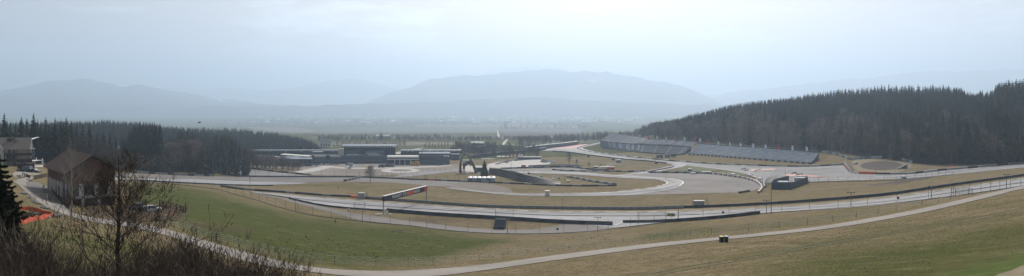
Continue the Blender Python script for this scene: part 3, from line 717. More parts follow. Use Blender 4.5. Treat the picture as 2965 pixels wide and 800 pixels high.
# --- left woods
def polyD(u,lo,hi): return random.uniform(lo,hi)
n1=0
def top_scale(X,D,z,vt): return ((HV-vt)/F*D-z)/25.5
for u,D,vt in [(12,345,326),(30,360,352),(62,340,336),(78,350,340),(97,335,326),(108,352,344),(132,350,337),(150,365,352),(160,345,340),(176,352,345),(192,345,338),(205,360,350),(-20,330,330),(-50,340,322),(222,380,356),(240,372,352),(258,385,356),(262,360,370),(282,380,384),(300,385,380),(318,390,384),(336,392,392),(212,372,362),(45,350,356),(118,345,352),(142,342,356),(184,350,352),(20,335,345)]:
    X=(u-CU)/F*D; z=gz(X,D); s=top_scale(X,D,z,vt); place_spruce((X,D,z),s,'dark spruce in the row of woods right behind the hotel and barn','spruces behind the hotel',.95)
for i in range(46):
    u=random.uniform(350,475); D=random.uniform(430,480); X=(u-CU)/F*D; z=gz(X,D)
    vt=L1(u,[350,385,400,440,470,490],[400,362,352,350,358,382])+random.uniform(0,40)*random.random(); place_spruce((X,D,z),top_scale(X,D,z,vt),'tall dark spruce in the dense clump between the barn and the first bend','spruces of the clump beyond the barn',.95)
for i in range(56):
    u=random.uniform(480,712); D=random.uniform(520,600); X=(u-CU)/F*D; z=gz(X,D)
    vt=L1(u,[480,520,560,600,640,660,690,712],[378,375,378,384,388,388,402,425])+max(0,22*math.sin(u*.055)+random.uniform(-4,26)); place_spruce((X,D,z),top_scale(X,D,z,vt),'dark spruce in the wood behind the road strip on the left','spruces behind the left road strip',1.05)
for i in range(55):
    u=random.uniform(-60,345); D=random.uniform(335,430); X=(u-CU)/F*D; z=gz(X,D)
    vt=L1(u,[-60,200,345],[385,385,410])+random.uniform(-10,50)
    s=max(.3,((HV-vt)/F*D-z)/17); place_bare((X,D,z),s,'leafless brown tree mixed into the woods behind the hotel and barn','bare trees behind the hotel',False,1.2)
# pale bare trees on the wood's edge
for u,v,vt in [(510,497,408),(525,498,402),(545,498,404),(556,498,410),(568,497,412),(580,496,430),(590,494,446),(500,498,420),(488,499,436),(533,499,416),(550,499,425),(706,486,430),(718,487,424),(730,488,430),(742,489,440),(330,490,445),(352,498,462),(385,499,440),(405,500,450),(430,500,455),(455,500,448),(478,499,430),(505,498,412),(520,497,406),(538,496,402),(548,497,420),(562,496,408),(575,494,424),(585,492,440),(515,499,440),(360,500,470),(640,484,436),(655,486,430),(700,484,438),(712,486,432),(724,488,438),(735,488,440),(745,490,446),(770,491,452),(790,492,456),(815,494,452),(835,494,458),(850,492,466),(680,486,442),(760,493,460),(800,494,462),(830,492,470)]:
    p=at(u,v); s=hgt(p,vt)/17; place_bare(p,s,'pale leafless tree at the edge of the left woods by the track','pale bare trees along the left wood edge',random.random()<.6,1.5)
for i in range(34):
    u=random.uniform(690,880); v=L1(u,[690,760,880],[484,489,499])-random.uniform(2,9); p=at(u,v); vt=L1(u,[690,740,880],[425,438,462])+random.uniform(0,16)
    place_bare(p,max(.3,hgt(p,vt)/17),'pale leafless tree at the edge of the left woods by the track','pale bare trees along the left wood edge',random.random()<.5,1.7)
# far left hill wood
pl=[];pb=[]
for _ in range(3400):
    u=random.uniform(-150,935); D=random.uniform(700,1090) if u<640 else random.uniform(815,1100)
    sk=L1(u,[-150,0,120,270,300,400,470,560,650,720,800,860,900,925,935],[352,352,352,347,343,347,364,368,366,372,382,394,404,418,428])
    X=(u-CU)/F*D; z=gz(X,D); hm=(HV-(sk+random.uniform(0,5)))/F*D-z
    if hm<7: continue
    s=min(random.uniform(.65,1.0),hm/25*random.uniform(.8,1.08))
    pl.append((X,D,z,random.uniform(0,6.28),s,random.randrange(4)))
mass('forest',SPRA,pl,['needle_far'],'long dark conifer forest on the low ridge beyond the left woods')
for _ in range(700):
    u=random.uniform(-120,720); D=random.uniform(470,700) if u>330 else random.uniform(400,700); X=(u-CU)/F*D; z=gz(X,D); 
    vt=L1(u,[-120,320,350,480,640,720],[392,408,424,412,420,455])+random.uniform(-6,34)+10*math.sin(u*.06); hm=(HV-vt)/F*D-z
    if hm<5: continue
    pb.append((X,D,z,random.uniform(0,6.28),min(1.0,hm/25),random.randrange(4)))
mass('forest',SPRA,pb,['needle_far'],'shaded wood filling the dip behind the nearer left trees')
# valley hedges, copses, scattered trees
hb=[]
def band(u0,u1,v,n,hh,dv=1.5):
    for _ in range(n):
        u=random.uniform(u0,u1); p=at(u,v+random.uniform(-dv,dv)); hb.append((p.x,p.y,p.z,random.uniform(0,6.28),hh*(1+min(1,(p.y-900)/2500) if p.y>900 else 1)/17*random.uniform(.6,1.2),random.randrange(3)))
band(920,1800,406,1000,6.5,2.0); band(900,1300,397,160,5,.5); band(940,1180,424,60,8,1)
for v0 in (338,341,345,349,353,358,364): band(640,1900,v0,210,9,1)
band(1450,1720,374,60,12,3)
mass('hedgerow_trees',BARA,hb,['twig_far','twig_far'],'lines of leafless trees and hedges crossing the valley floor')
cb=[]
for _ in range(330):
    u=random.uniform(1318,1560); v=random.uniform(430,458); p=at(u,v); cb.append((p.x,p.y,p.z,random.uniform(0,6.28),random.uniform(.5,.85)*(1 if u<1440 else .7),random.randrange(3)))
for _ in range(150):
    u=random.uniform(1500,1760); v=L1(u,[1500,1760],[425,405])+random.uniform(-8,4); p=at(u,v); cb.append((p.x,p.y,p.z,random.uniform(0,6.28),random.uniform(.4,.9),random.randrange(3)))
for _ in range(130):
    u=random.uniform(1740,1960); v=random.uniform(388,402); p=ud(u,random.uniform(930,1150)); cb.append((p.x,p.y,p.z,random.uniform(0,6.28),random.uniform(.5,.95),random.randrange(3)))
mass('copse',BARA,cb,['twig_far','twig_far'],'leafless copse round the farm beyond the paddock')
for u in (1243,1252,1261,1270,1279,1288,1297,1230,1110,1120,1150):
    p=at(u,436); place_bare(p,hgt(p,random.uniform(411,417))/17,'slim leafless tree in the row beyond the long grandstand roof','bare trees beyond the long roof',False,.6)
for u,vt in ((1312,414),(1319,411),(1327,415),(1306,418),(1334,418)):
    p=at(u,440); place_spruce(p,hgt(p,vt)/25,'small conifer in the group left of the gabled farmhouse','conifers by the farmhouse')
for u,vb,vt in ((1912,395,345),(1926,394,341),(1905,397,352)):
    p=ud(u,960); place_spruce(p,hgt(p,vt)/25,'lone spruce standing at the left tip of the hillside wood','lone spruces at the wood tip',.9)
for u,vb,vt in ((1648,478,441),(1670,480,462),(1705,486,470),(1738,484,474)):
    p=at(u,vb); place_bare(p,hgt(p,vt)/17,{1648:'tallest bare bush tree in the infield beside the far bend',1670:'small bare bush right of the tallest infield tree',1705:'low dark bush above the middle tyre wall',1738:'lowest bush at the right end of the infield bushes'}[u],None,False,1)
pb_=at(1103,405)
for u,hh in ((1106,10),(1101,8)):
    p=at(u,406); place_spruce(p,16/25,'small dark conifer beside the lone barn out in the valley fields','conifers by the valley barn')
# the two single trees in the middle
p=at(1403,510); hh=hgt(p,463); big=spruce_arrays(hh,77,34,17,.36,.01)
o=thing('conifer_tree','dense dark cone shaped conifer behind the white roofed containers','tree',p); 
part('crown',big,'needle',o); part('trunk',trunk_mb(hh*.9,.25),'bark',o)
p=at(1072,528); hh=hgt(p,481); a,b=bare_arrays(1,91,60,16,.42,.22,.09)
o=thing('bare_tree','round crowned leafless tree standing alone beside the striped tyre row','tree',p); o.scale=(hh*1.15,hh*1.15,hh)
part('crown',b,'twig',o); part('trunk',a,'bark',o)

# ------------------------------------------------------------------ foreground trees and shrubs
def grow(base,direction,length,r0,seed,depth,maxseg,limbs,tips,spread=.5,upb=.25,nch=(2,4),taper=.62,n=5,wob=.16,side=True):
    r_=random.Random(seed)
    def rec(p,d,L_,r,lv):
        k=4 if lv==0 else 3; pts_=[p.copy()]; q=p.copy(); dd=d.copy()
        for i in range(k):
            dd=(dd+Vector((r_.gauss(0,wob),r_.gauss(0,wob),r_.gauss(0,wob)+upb*.25))).normalized(); q=q+dd*(L_/k); pts_.append(q.copy())
        limbs.tube(pts_,[r*(1-.45*i/k) for i in range(k+1)],n if lv<2 else 3,False)
        if lv>=depth or r<.0022:
            tips.append((pts_[-1],dd)); return
        if side:
            for i in range(1,k+1):
                for _ in range(r_.randint(*nch)-1):
                    s=Vector((r_.gauss(0,1),r_.gauss(0,1),r_.gauss(0,.6))); s=(s-dd*s.dot(dd)).normalized()
                    nd=(dd*(1-spread)+s*spread+Vector((0,0,upb))).normalized()
                    rec(pts_[i],nd,L_*r_.uniform(.42,.68),r*taper*r_.uniform(.55,.8),lv+1)
        rec(pts_[-1],dd,L_*.62,r*.55,lv+1)
    rec(Vector(base),Vector(direction).normalized(),length,r0,0)
def catkin(mb,p,L_,w,r_):
    d=Vector((r_.gauss(0,.18),r_.gauss(0,.18),-1)).normalized()*L_; s=Vector((r_.uniform(-1,1),r_.uniform(-1,1),0)).normalized()*w; m=p+d*.45
    t=Vector((-s.y,s.x,0))
    mb.quad(p,m+s,p+d,m-s); mb.quad(p,m+t,p+d,m-t)
# alder
p=ud(340,29)
limbs=MB();tips=[]
top=7.3
limbs.tube([(0,0,-.3),(.05,0,1.5),(-.03,.05,3),(.08,0,4.6),(.02,.1,6.0),(.05,0,7.2)],[.125,.105,.085,.06,.032,.012],8)
r_=random.Random(5)
for i in range(27):
    t=i/26; z=1.1+t*4.9; a=i*2.4+r_.uniform(-.4,.4); L_=(2.3-1.6*t)*r_.uniform(.8,1.2)
    dx=math.cos(a);dy=math.sin(a)*.7
    grow((.03,.03,z),(dx,dy,.42+.6*t),L_,.034*(1-.62*t),100+i,3,3,limbs,tips,.5,.16,(1,3),.66,4,.13)
o=thing('alder_tree','leafless alder hung with dark cones in the left foreground','tree',p)
cat=MB(); tb=MB(); r_=random.Random(8)
for q,dd in tips:
    for _ in range(1):
        if r_.random()<.3: catkin(cat,q,r_.uniform(.09,.17),.017,r_)
    for _ in range(3):
        e=q+(dd+Vector((r_.gauss(0,.5),r_.gauss(0,.5),r_.gauss(0,.4)))).normalized()*.3; w=Vector((.007,.0045,0)); tb.tri(q-w,q+w,e)
print('alder',len(limbs.f),len(tips))
part('trunk',limbs,'bark',o); part('crown',tb,'twig',o); c=part('catkins',cat,'catkin',o); c['kind']='stuff'
# birch in front of the barn
p=at(207,628); hh=hgt(p,440); limbs=MB();tips=[]
limbs.tube([(0,0,-.3),(.1,0,hh*.35),(0,0,hh*.7),(.1,0,hh)],[.16,.12,.06,.01],6)
for i in range(16):
    t=i/15; a=i*2.4; grow((.05,0,hh*(.28+.68*t)),(math.cos(a),math.sin(a)*.7,.9),hh*(.24-.15*t),.05*(1-.6*t),300+i,2,3,limbs,tips,.5,.25,(2,3),.6,4,.12)
o=thing('birch_tree','slender pale barked birch standing in front of the barn side','tree',p)
tb=MB(); r_=random.Random(9)
for q,dd in tips:
    e=q+(dd+Vector((r_.gauss(0,.5),r_.gauss(0,.5),-.3))).normalized()*.5; w=Vector((.012,.006,0)); tb.tri(q-w,q+w,e)
part('trunk',limbs,'bark_pale',o); part('crown',tb,'twig_pale',o)
# bare shrubs
def shrub_meshes(seed,h,stems,dense):
    limbs=MB();tips=[];r_=random.Random(seed)
    for i in range(stems):
        a=r_.uniform(0,6.28); rr=r_.uniform(0,.45); sp=r_.uniform(.05,.62)
        grow((math.cos(a)*rr,math.sin(a)*rr,-.3),(math.cos(a)*sp,math.sin(a)*sp,1),h*r_.uniform(.45,.62),.013,seed*50+i,2 if dense else 2,3,limbs,tips,.42,.3,(2,3),.7,3,.12)
    tw=MB()
    for q,dd in tips:
        for _ in range(2):
            e=q+(dd+Vector((r_.gauss(0,.35),r_.gauss(0,.35),r_.gauss(0,.25)))).normalized()*r_.uniform(.15,.4); w=Vector((.0085,.005,0)); tw.tri(q-w,q+w,e)
    return limbs.mesh('stems','bark'),tw.mesh('twigs','twig')
SH=[shrub_meshes(61,1,11,True),]
SH=[shrub_meshes(61+i,2.6,15,True) for i in range(4)]
shr=[(-30,23,620),(30,24,640),(75,25,690),(10,27,655),(120,24,735),(165,25,745),(215,24,750),(60,21,720),(265,23,755),(310,24,760),(405,27,690),(440,28,655),(470,26,700),(505,27,690),(545,28,690),(585,27,700),(620,28,706),(655,27,715),(690,28,712),(725,28,720),(760,29,726),(790,29,745),(530,24,745),(600,24,750),(670,25,752),(450,23,735),(380,23,750),(-10,20,700),(735,26,768),(818,29,766),(350,21,775),(500,22,770),(95,21,760),(180,21,775),(50,23,650),(100,23,715),(0,22,610),(140,22,755),(240,22,765),(-25,25,640),(70,22,735),(20,20,700),(430,24,730),(480,26,665),(555,26,715),(640,26,730),(700,27,735),(340,24,770)]
nm={0:'leftmost',}
for i,(u,D,vt) in enumerate(shr):
    p=ud(u,D); h=hgt(p,vt); a,b=SH[i%4]
    lab=('tangled leafless shrub at the left foreground edge below the orange netting' if u<240 else 'tangled leafless shrub in front of the alder trunk' if u<400 else 'tangled leafless shrub in the foreground thicket right of the alder')
    grp=('shrubs in the left corner' if u<240 else 'shrubs around the alder' if u<400 else 'shrubs right of the alder')
    o=thing('bare_shrub',lab,'shrub',p,random.uniform(0,6.28),grp); s=h/2.75; o.scale=(s,s,s)
    link('stems',a,o); link('twigs',b,o)
# big spruce at the left edge
def big_spruce(h,seed):
    r_=random.Random(seed); nb=MB(); br=MB()
    br.tube([(0,0,-.5),(0,0,h*.5),(0,0,h)],[.16,.09,.012],7)
    z=.5
    while z<h-.05:
        t=z/h; rad=(1-t)**.85*h*.27+.05; k=9
        ph=r_.uniform(0,6)
        for j in range(k):
            a=ph+6.283*j/k+r_.uniform(-.2,.2); L_=rad*r_.uniform(.7,1.15); c=Vector((math.cos(a),math.sin(a),0)); sd=Vector((-c.y,c.x,0))
            pts_=[Vector((0,0,z))+c*(L_*s)+Vector((0,0,-L_*.38*math.sin(s*2.2)+L_*.12*s)) for s in (0,.25,.5,.75,1)]
            br.tube(pts_,[.02,.015,.01,.007,.003],3,False)
            m=int(7+L_*13)
            for q in range(m):
                s=(q+.5)/m; s2=s*4; i=min(3,int(s2)); b=pts_[i].lerp(pts_[i+1],s2-i)
                for sg in (-1,1):
                    tl=(.12+.34*(1-s))*min(1,L_)*r_.uniform(.7,1.2)
                    e=b+sd*sg*tl+c*tl*.6+Vector((0,0,-tl*r_.uniform(.25,.9))); w=c*.035
                    nb.quad(b-w,b+w,e+w*.5+Vector((0,0,-.02)),e-w*.3); w=Vector((0,0,.04)); nb.quad(b-w,b+w,e+w*.2,e-w)
        z+=.17+.1*r_.random()
    return br,nb
p=ud(2,31); h=hgt(p,447); a,b=big_spruce(h,4)
o=thing('spruce_tree','large near spruce cut by the left edge of the picture','tree',p)
part('crown',b,'needle',o); part('trunk',a,'bark',o)
# ------------------------------------------------------------------ track barriers, fences, masts
def rel(pts,o): return [p-o for p in pts]
def wallmesh(mb,w,h0,h1,th,seg=None,mats=1,dz=0,gap=0):
    n=len(w)-1
    for i in range(n):
        a,b=w[i],w[i+1]; d=Vector((b.x-a.x,b.y-a.y,0))
        if d.length<1e-6: continue
        d.normalize(); q=Vector((-d.y,d.x,0))*th/2; g=d*gap
        mb.mi=(i%mats) if seg is None else seg(i)
        if mb.mi is None: mb.mi=0; continue
        a=a+g;b=b-g; z0=Vector((0,0,h0+dz));z1=Vector((0,0,h1+dz))
        mb.hexa([a-q+z0,b-q+z0,b+q+z0,a+q+z0,a-q+z1,b-q+z1,b+q+z1,a+q+z1])
def tyre_wall(px,label,h=1.1,th=.9,step=4,mats=('tyre','tyre_light'),name='tyre_barrier',cat='tyre barrier',pat=None,group=None):
    h*=.85; th*=.6; w=line(px,step); o=w[0].copy(); mb=MB(); wallmesh(mb,rel(w,o),-.3,h,th,pat,len(mats),0,0)
    return solo(name,mb,list(mats),label,cat,o,group)
def guard_rail(px,label,n=3,h=1.15,step=4,rows=1):
    w=line(px,1.0 if False else step); o=w[0].copy(); r=rel(w,o); t=thing('guard_rail',label,'guard rail',o)
    for k in range(n):
        z=h*(k+.55)/n; mb=MB(); wallmesh(mb,r,z,z+h/n*.62,.12,None,1); part('rail',mb,'rail',t)
    mb=MB(); wallmesh(mb,[p+Vector((0,.25,0)) for p in r],-.3,h*.95,.05); part('backing',mb,'rail_dark',t)
    pm=MB(); pm.box((0,0,-.3),(.14,.14,h+.35)); me=pm.mesh('post','rail_dark')
    st=max(1,len(r)//90+1)
    for p in r[::st]: link('post',me,t,p+Vector((0,-.14,0)))
    return t
def catch_fence(px,label,h=3.0,step=4.2,wires=7,mat_='post',lean=True,every=1,pw=.09,base=True,name='catch_fence'):
    w=line(px,step); o=w[0].copy(); r=rel(w,o); t=thing(name,label,'fence',o)
    pm=MB(); pm.tube([(0,0,-.3),(0,0,h)],pw/2*1.2,6)
    if lean: pm.tube([(0,0,h),(0,.35,h+.45)],pw/2,5)
    me=pm.mesh('post',mat_); st=max(every,len(r)//98+1)
    for p in r[::st]: link('post',me,t,p)
    mb=MB()
    for k in range(wires):
        z=.15+(h-.2)*k/(wires-1); wallmesh(mb,r,z,z+.022,.022)
    part('wire_mesh',mb,'wire',t)
    if base:
        mb=MB(); wallmesh(mb,r,-.2,.22,.12); part('base_rail',mb,'rail_dark',t)
    return t
# far side of the near straight
tyre_wall([(640,541),(700,549.5),(780,555.5),(860,561),(940,567.5),(1016,571)],'dark tyre wall behind the far edge of the near straight, left of the orange block',1.15,1.4,5,('tyre','tyre','tyre_blue','tyre_light'))
tyre_wall([(1016,572),(1030,573),(1041,574.5)],'short orange barrier block at the end of the dark tyre wall',1.2,1.5,2,('orange','orange'))
guard_rail([(1041,575),(1104,579),(1250,590),(1400,600),(1557,604.5),(1700,606.5),(1850,607.5),(1981,603.5)],'long grey three beam guard rail behind the near straight under the sponsor bridge',3,1.25)
tyre_wall([(1981,603),(2050,601),(2200,594),(2350,584.5),(2550,568),(2650,554.5),(2776,535.5),(2965,510),(3200,474)],'long black barrier climbing right behind the near straight',1.25,.8,6,('tyre','tyre_blue'))
# near side
tyre_wall([(838,576),(924,595),(1011,605),(1100,611),(1110,612)],'low dark tyre wall along the near edge of the straight left of the bridge post',.9,.9,2.6,('tyre','tyre_blue'))
tyre_wall([(1120,613.5),(1250,624),(1350,630),(1500,639),(1640,648),(1773,653)],'long dark blue barrier along the near edge from the bridge post to the gap',1.75,.7,3,('tyre_blue','tyre_blue','tyre'))
tyre_wall([(1804,646),(1900,645),(1990,640.5),(2092,632.5),(2200,620.5)],'dark blue barrier right of the gap along the catch fence',1.3,.6,3,('tyre_blue','tyre'))
catch_fence([(380,531),(500,534.5),(560,540.5),(622,548),(680,563),(735,578),(779,592),(838,609),(904,624),(973,633.5),(1087,646),(1180,653.5),(1270,665),(1350,672.5),(1434,677),(1520,678),(1600,677),(1700,671),(1800,659.5),(1905,647.5),(2030,634),(2200,619),(2350,609),(2500,597),(2600,588),(2700,576.5),(2800,563.5),(2900,549),(2965,539),(3150,508)],'tall catch fence on thin dark posts along the lower edge of the race track')
tyre_wall([(380,523.5),(440,526.5),(560,532.5),(700,538),(790,538.5)],'thin dark barrier along the second straight on the left',.8,.6,5,('tyre','tyre_blue'))
tyre_wall([(380,500.5),(440,504),(500,507),(560,510),(620,511)],'tyre row with alternating dark and pale blocks below the left woods',1.5,1.2,5,('tyre','tyre_light','tyre_light'))
tyre_wall([(590,478.5),(640,481),(700,486),(760,493),(800,498),(850,503),(900,508)],'tyre row curving beside the empty straight on the left',1.3,1.2,6,('tyre','tyre','rail','tyre_light'))
tyre_wall([(601,490),(640,504),(691,512.5)],'dark low wall on the near side of the empty left straight',1.3,.5,8,('tyre_blue','rail_dark'))
tyre_wall([(690,512),(800,513.6),(1000,514),(1090,516),(1185,521)],'long thin dark wall running behind the brown run-off on the left',1.2,.5,8,('tyre_blue','rail_dark'))
catch_fence([(620,502),(700,511.5),(800,512.8),(900,513),(1000,513.2),(1090,515),(1180,519.6),(1260,523),(1360,527)],'tall thin fence behind the brown run-off on the left',4,9,5,'post',False,1,.14,False,'mesh_fence')
catch_fence([(1120,513),(1180,506),(1240,501),(1320,494),(1335,491)],'mesh fence slanting across the gravel yard to the arch',3.2,7,4,'post',False,1,.12,False,'mesh_fence')
catch_fence([(1180,521),(1240,523),(1310,524),(1380,524),(1440,527),(1470,529)],'mesh fence in front of the arch and white containers',3.4,7,4,'post',False,1,.12,False,'mesh_fence')
tyre_wall([(1185,521.5),(1240,522.5),(1256,523)],'dark tyre wall left of the small orange block by the centre run-off',1.2,1,5,('tyre','tyre_blue'))
tyre_wall([(1241,523),(1250,523.2),(1257,523.5)],'small orange block in the tyre row by the centre run-off',1.3,1.1,2,('orange','orange'))
tyre_wall([(1258,523.5),(1330,526.5),(1410,529.5),(1500,533.5),(1600,538.5),(1700,540),(1785,539)],'long tyre row with white caps running below the white containers',1.2,1,5.5,('tyre','tyre_light','tyre'))
tyre_wall([(997,526),(1012,523),(1030,519),(1052,514.5)],'slanting tyre row with white tops left of the lone bare tree',1.6,2.0,3.5,('tyre','tyre_light'))
tyre_wall([(1640,513),(1680,520),(1720,528),(1785,537)],'blue grey screen wall inside the loop bend',1.6,.6,6,('rail','blue_grey'))
tyre_wall([(1600,493),(1640,496),(1700,497.5),(1740,497),(1800,498),(1870,497.5)],'tyre row with pale blocks above the loop bend run-off',1.3,1.4,5,('tyre','tyre_light'))
tyre_wall([(1450,490),(1520,487.5),(1560,486.5),(1640,485),(1700,491),(1762,495)],'dark tyre row above the grey strip left of the loop bend',1.5,1.4,5,('tyre','tyre','tyre_light'))
tyre_wall([(1876,499.5),(1910,493),(1940,487),(1950,484)],'short curved tyre row in the infield left of the chicane',1.2,1.4,4,('tyre','tyre_blue'))
tyre_wall([(1880,501.5),(1950,501),(2000,503.5),(2057,503.5)],'tyre wall along the top of the big grey run-off',1.5,1.5,5,('tyre','tyre_light'))
tyre_wall([(2057,504),(2100,509),(2140,515),(2165,520),(2185,527),(2200,536),(2206,545),(2203,553),(2196,560)],'red and white tyre wall curling round the right end of the big run-off',1.4,1.6,2.4,('tyre_light','tyre','white_paint','red_paint'))
tyre_wall([(2180,510),(2172,504),(2168,508),(2174,513)],'small hooked tyre wall at the chicane entry',1.4,1.2,2.5,('tyre_light','rail'))
tyre_wall([(2200,526),(2210,534),(2214,545)],'low grey barrier beside the red and white curl',1.2,.8,3,('rail','tyre'))
tyre_wall([(1672,431),(1680,427),(1700,422),(1720,417),(1740,413)],'tyre row round the inside of the far bend',1.4,1.6,8,('tyre','tyre_light'))
tyre_wall([(1672,431.5),(1700,439),(1760,447),(1807,453),(1880,461),(1960,468),(2040,474),(2100,477.5),(2200,480.5),(2300,483.5),(2380,481.5),(2440,478.5)],'long tyre row between the track and the grandstands',1.3,1.4,8,('tyre','tyre_light','rail'))
tyre_wall([(1600,440),(1650,443),(1720,452),(1807,462),(1880,468),(1930,474)],'dark tyre row on the infield side of the climb to the far bend',1.2,1.3,8,('tyre','tyre_blue'))
tyre_wall([(2486,503.5),(2520,504.5),(2534,505)],'orange barrier block on the outside of the right hand run-off',1.6,1.6,4,('orange','orange'))
tyre_wall([(2534,505.5),(2570,506),(2620,505.5),(2680,500),(2720,495),(2800,488),(2880,481),(2965,474.5),(3200,453)],'tyre row with alternating dark blocks below the bare trees on the right',1.3,1.4,8,('tyre','rail','rail'))
tyre_wall([(2462,502),(2486,504)],'pale tyre wall beside the red and white wedge',1.3,1.2,3,('white_paint','rail'))
tyre_wall([(1994,449),(2050,452.5),(2150,460),(2250,468),(2348,476)],'row of low dark blocks in front of the long right grandstand',1.2,1.0,3.2,('tyre','rail'))
tyre_wall([(2380,442),(2400,444.5),(2420,449),(2445,457.5),(2467,464),(2500,460.5),(2540,459),(2591,459),(2610,464),(2641,474)],'grey concrete rim wall sweeping behind the dark pit',2.2,.8,8,('rail','blue_grey'),'concrete_wall','wall')
# wedge of red and white barriers
o=at(2443,476); t=thing('tyre_barrier','wide slanting wedge of red, white and dark barriers right of the red painted strip','tyre barrier',o)
for k in range(10):
    t_=k/9; c=at(2443+t_*22,476+t_*25)-o; e=at(2455+t_*17,474+t_*27)-o; mb=MB()
    for q in range(6):
        a=c.lerp(e,q/6); b=c.lerp(e,(q+1)/6); y=Vector((0,2.6,0)); z=Vector((0,0,1.2)); mb.mi=0 if q==0 else (1+(k+q)%2); mb.hexa([a,b,b+y,a+y,a+z,b+z,b+y+z,a+y+z])
    part('barrier_row',mb,['red_paint','tyre_light','tyre'],t)
# masts
def lamp_mast(u,vb,vt,label,heads=2,cat='light pole',name='light_pole',w=.12,arm=1.3):
    p=at(u,vb); h=hgt(p,vt); t=thing(name,label,cat,p)
    mb=MB(); mb.tube([(0,0,-.3),(0,0,h)],[w,w*.6],6); part('pole',mb,'post',t)
    if heads:
        mb=MB(); mb.beam((-arm/2,0,h),(arm/2,0,h),.08); part('arm',mb,'post',t)
        for k in range(heads):
            x=-arm/2+arm*k/(max(1,heads-1)) if heads>1 else 0
            hb=MB(); hb.box((x,0,h-.02),(.5,.32,.28)); part('speaker_horn' if cat!='light pole' else 'lamp',hb,'post',t)
    return t
lamp_mast(724,563,515,'thin mast with a single lamp where the left woods meet the near straight',1)
lamp_mast(856,613,581,'mast with a flat head along the catch fence above the lawn',2)
lamp_mast(1049,643,608,'mast just left of the sponsor bridge foot',2)
lamp_mast(1469,676,637,'mast beside the dark stair box behind the catch fence',2)
lamp_mast(1731,671,631,'mast near the right end of the long blue barrier',3,arm=1.8)
lamp_mast(1964,641,601,'mast right of the green sign board',2)
lamp_mast(2219,619,581,'mast with a wide double head just left of the tallest pole',3,arm=1.8)
lamp_mast(2464,600,559,'mast with a triple head at the right part of the fence',3,arm=2)
lamp_mast(2697,577,541,'second mast from the right along the catch fence',2)
lamp_mast(2914,547,507,'rightmost mast along the catch fence',2)
lamp_mast(2233,619,548,'tallest bare dark pole, reaching up beside the dark screened enclosure',0,'pole','tall_pole',.13)
lamp_mast(2274,523,496,'thin pole standing by the red painted strip',0,'pole','tall_pole',.16)
lamp_mast(2208,545,512,'thin pole beside the red and white curl of tyres',0,'pole','tall_pole',.14)
lamp_mast(2897,474,457,'short white pole in front of the right hand wood',0,'pole','tall_pole',.25)
lamp_mast(1898,468,455,'short dark post by the crossing below the left grandstand',0,'pole','tall_pole',.3)
lamp_mast(1628,614,579,'camera pole with a box head behind the guard rail',1,'camera pole','camera_pole',.09)
for u,vb,vt,l in ((1480,497,468,'thin pole in the parking area left of the infield'),(1517,507,490,'thin pole at the dark wall top'),(1541,519,500,'thin pole inside the loop near the dark wall'),(1634,531,506,'thin pole standing among the infield boxes')):
    lamp_mast(u,vb,vt,l,0,'pole','tall_pole',.13)
# round signs on the fence
def disc(u,v,label):
    p=at(u,v+12); z=hgt(p,v); mb=MB(); n=14; r=.42
    for y0,y1 in ((-.03,.03),):
        mb.tube([(0,y0,z),(0,y1,z)],r,n)
    o=solo('round_sign',mb,'board',label,'sign',p); o.location.y-=.3
    return o
disc(1614,663,'small dark round sign on the catch fence by the service road end')
disc(2093,615,'small dark round sign on the catch fence above the bins')
disc(2599,573,'small dark round sign on the right part of the catch fence')
# ------------------------------------------------------------------ sponsor bridge
A=at(1110,620); Bp=at(1234.5,583.5); hA=hgt(A,568); hB=hgt(Bp,538); hAb=hgt(A,583.5); hBb=hgt(Bp,553.7)
t=thing('sponsor_bridge','dark banner bridge over the near straight reading ready to race in white','banner bridge',A)
D_=Bp-A; zt=(hA); zt2=D_.z+hB; zb=hAb; zb2=D_.z+hBb
mb=MB(); mb.box((0,0,-.4),(.42,.42,hAb+.6)); part('support_post',mb,'galv',t)
mb=MB(); mb.box((D_.x,D_.y,D_.z-.4),(.5,.5,hBb+.6)); part('support_post',mb,'galv',t)
dh=Vector((D_.x,D_.y,0)).normalized(); q=Vector((dh.y,-dh.x,0))   # towards the viewer
if q.y>0: q=-q
Lh=math.hypot(D_.x,D_.y)
def bp(s,f,off=0):   # along, up fraction
    a=Vector((0,0,zb+(zt-zb)*f)).lerp(Vector((D_.x,D_.y,zb2+(zt2-zb2)*f)),s); return a+q*off
mb=MB(); mb.hexa([bp(0,0,.5),bp(.925,0,.5),bp(.925,0,-.5),bp(0,0,-.5),bp(0,.95,.5),bp(.925,.95,.5),bp(.925,.95,-.5),bp(0,.95,-.5)]); part('banner',mb,'board',t)
mb=MB(); mb.hexa([bp(.925,0,.5),bp(1,0,.5),bp(1,0,-.5),bp(.925,0,-.5),bp(.925,.95,.5),bp(1,.95,.5),bp(1,.95,-.5),bp(.925,.95,-.5)]); part('end_panel',mb,'red_panel',t)
mb=MB(); mb.hexa([bp(0,.95,.62),bp(1,.95,.62),bp(1,.95,-.62),bp(0,.95,-.62),bp(0,1.02,.62),bp(1,1.02,.62),bp(1,1.02,-.62),bp(0,1.02,-.62)]); part('top_cap',mb,'white',t)
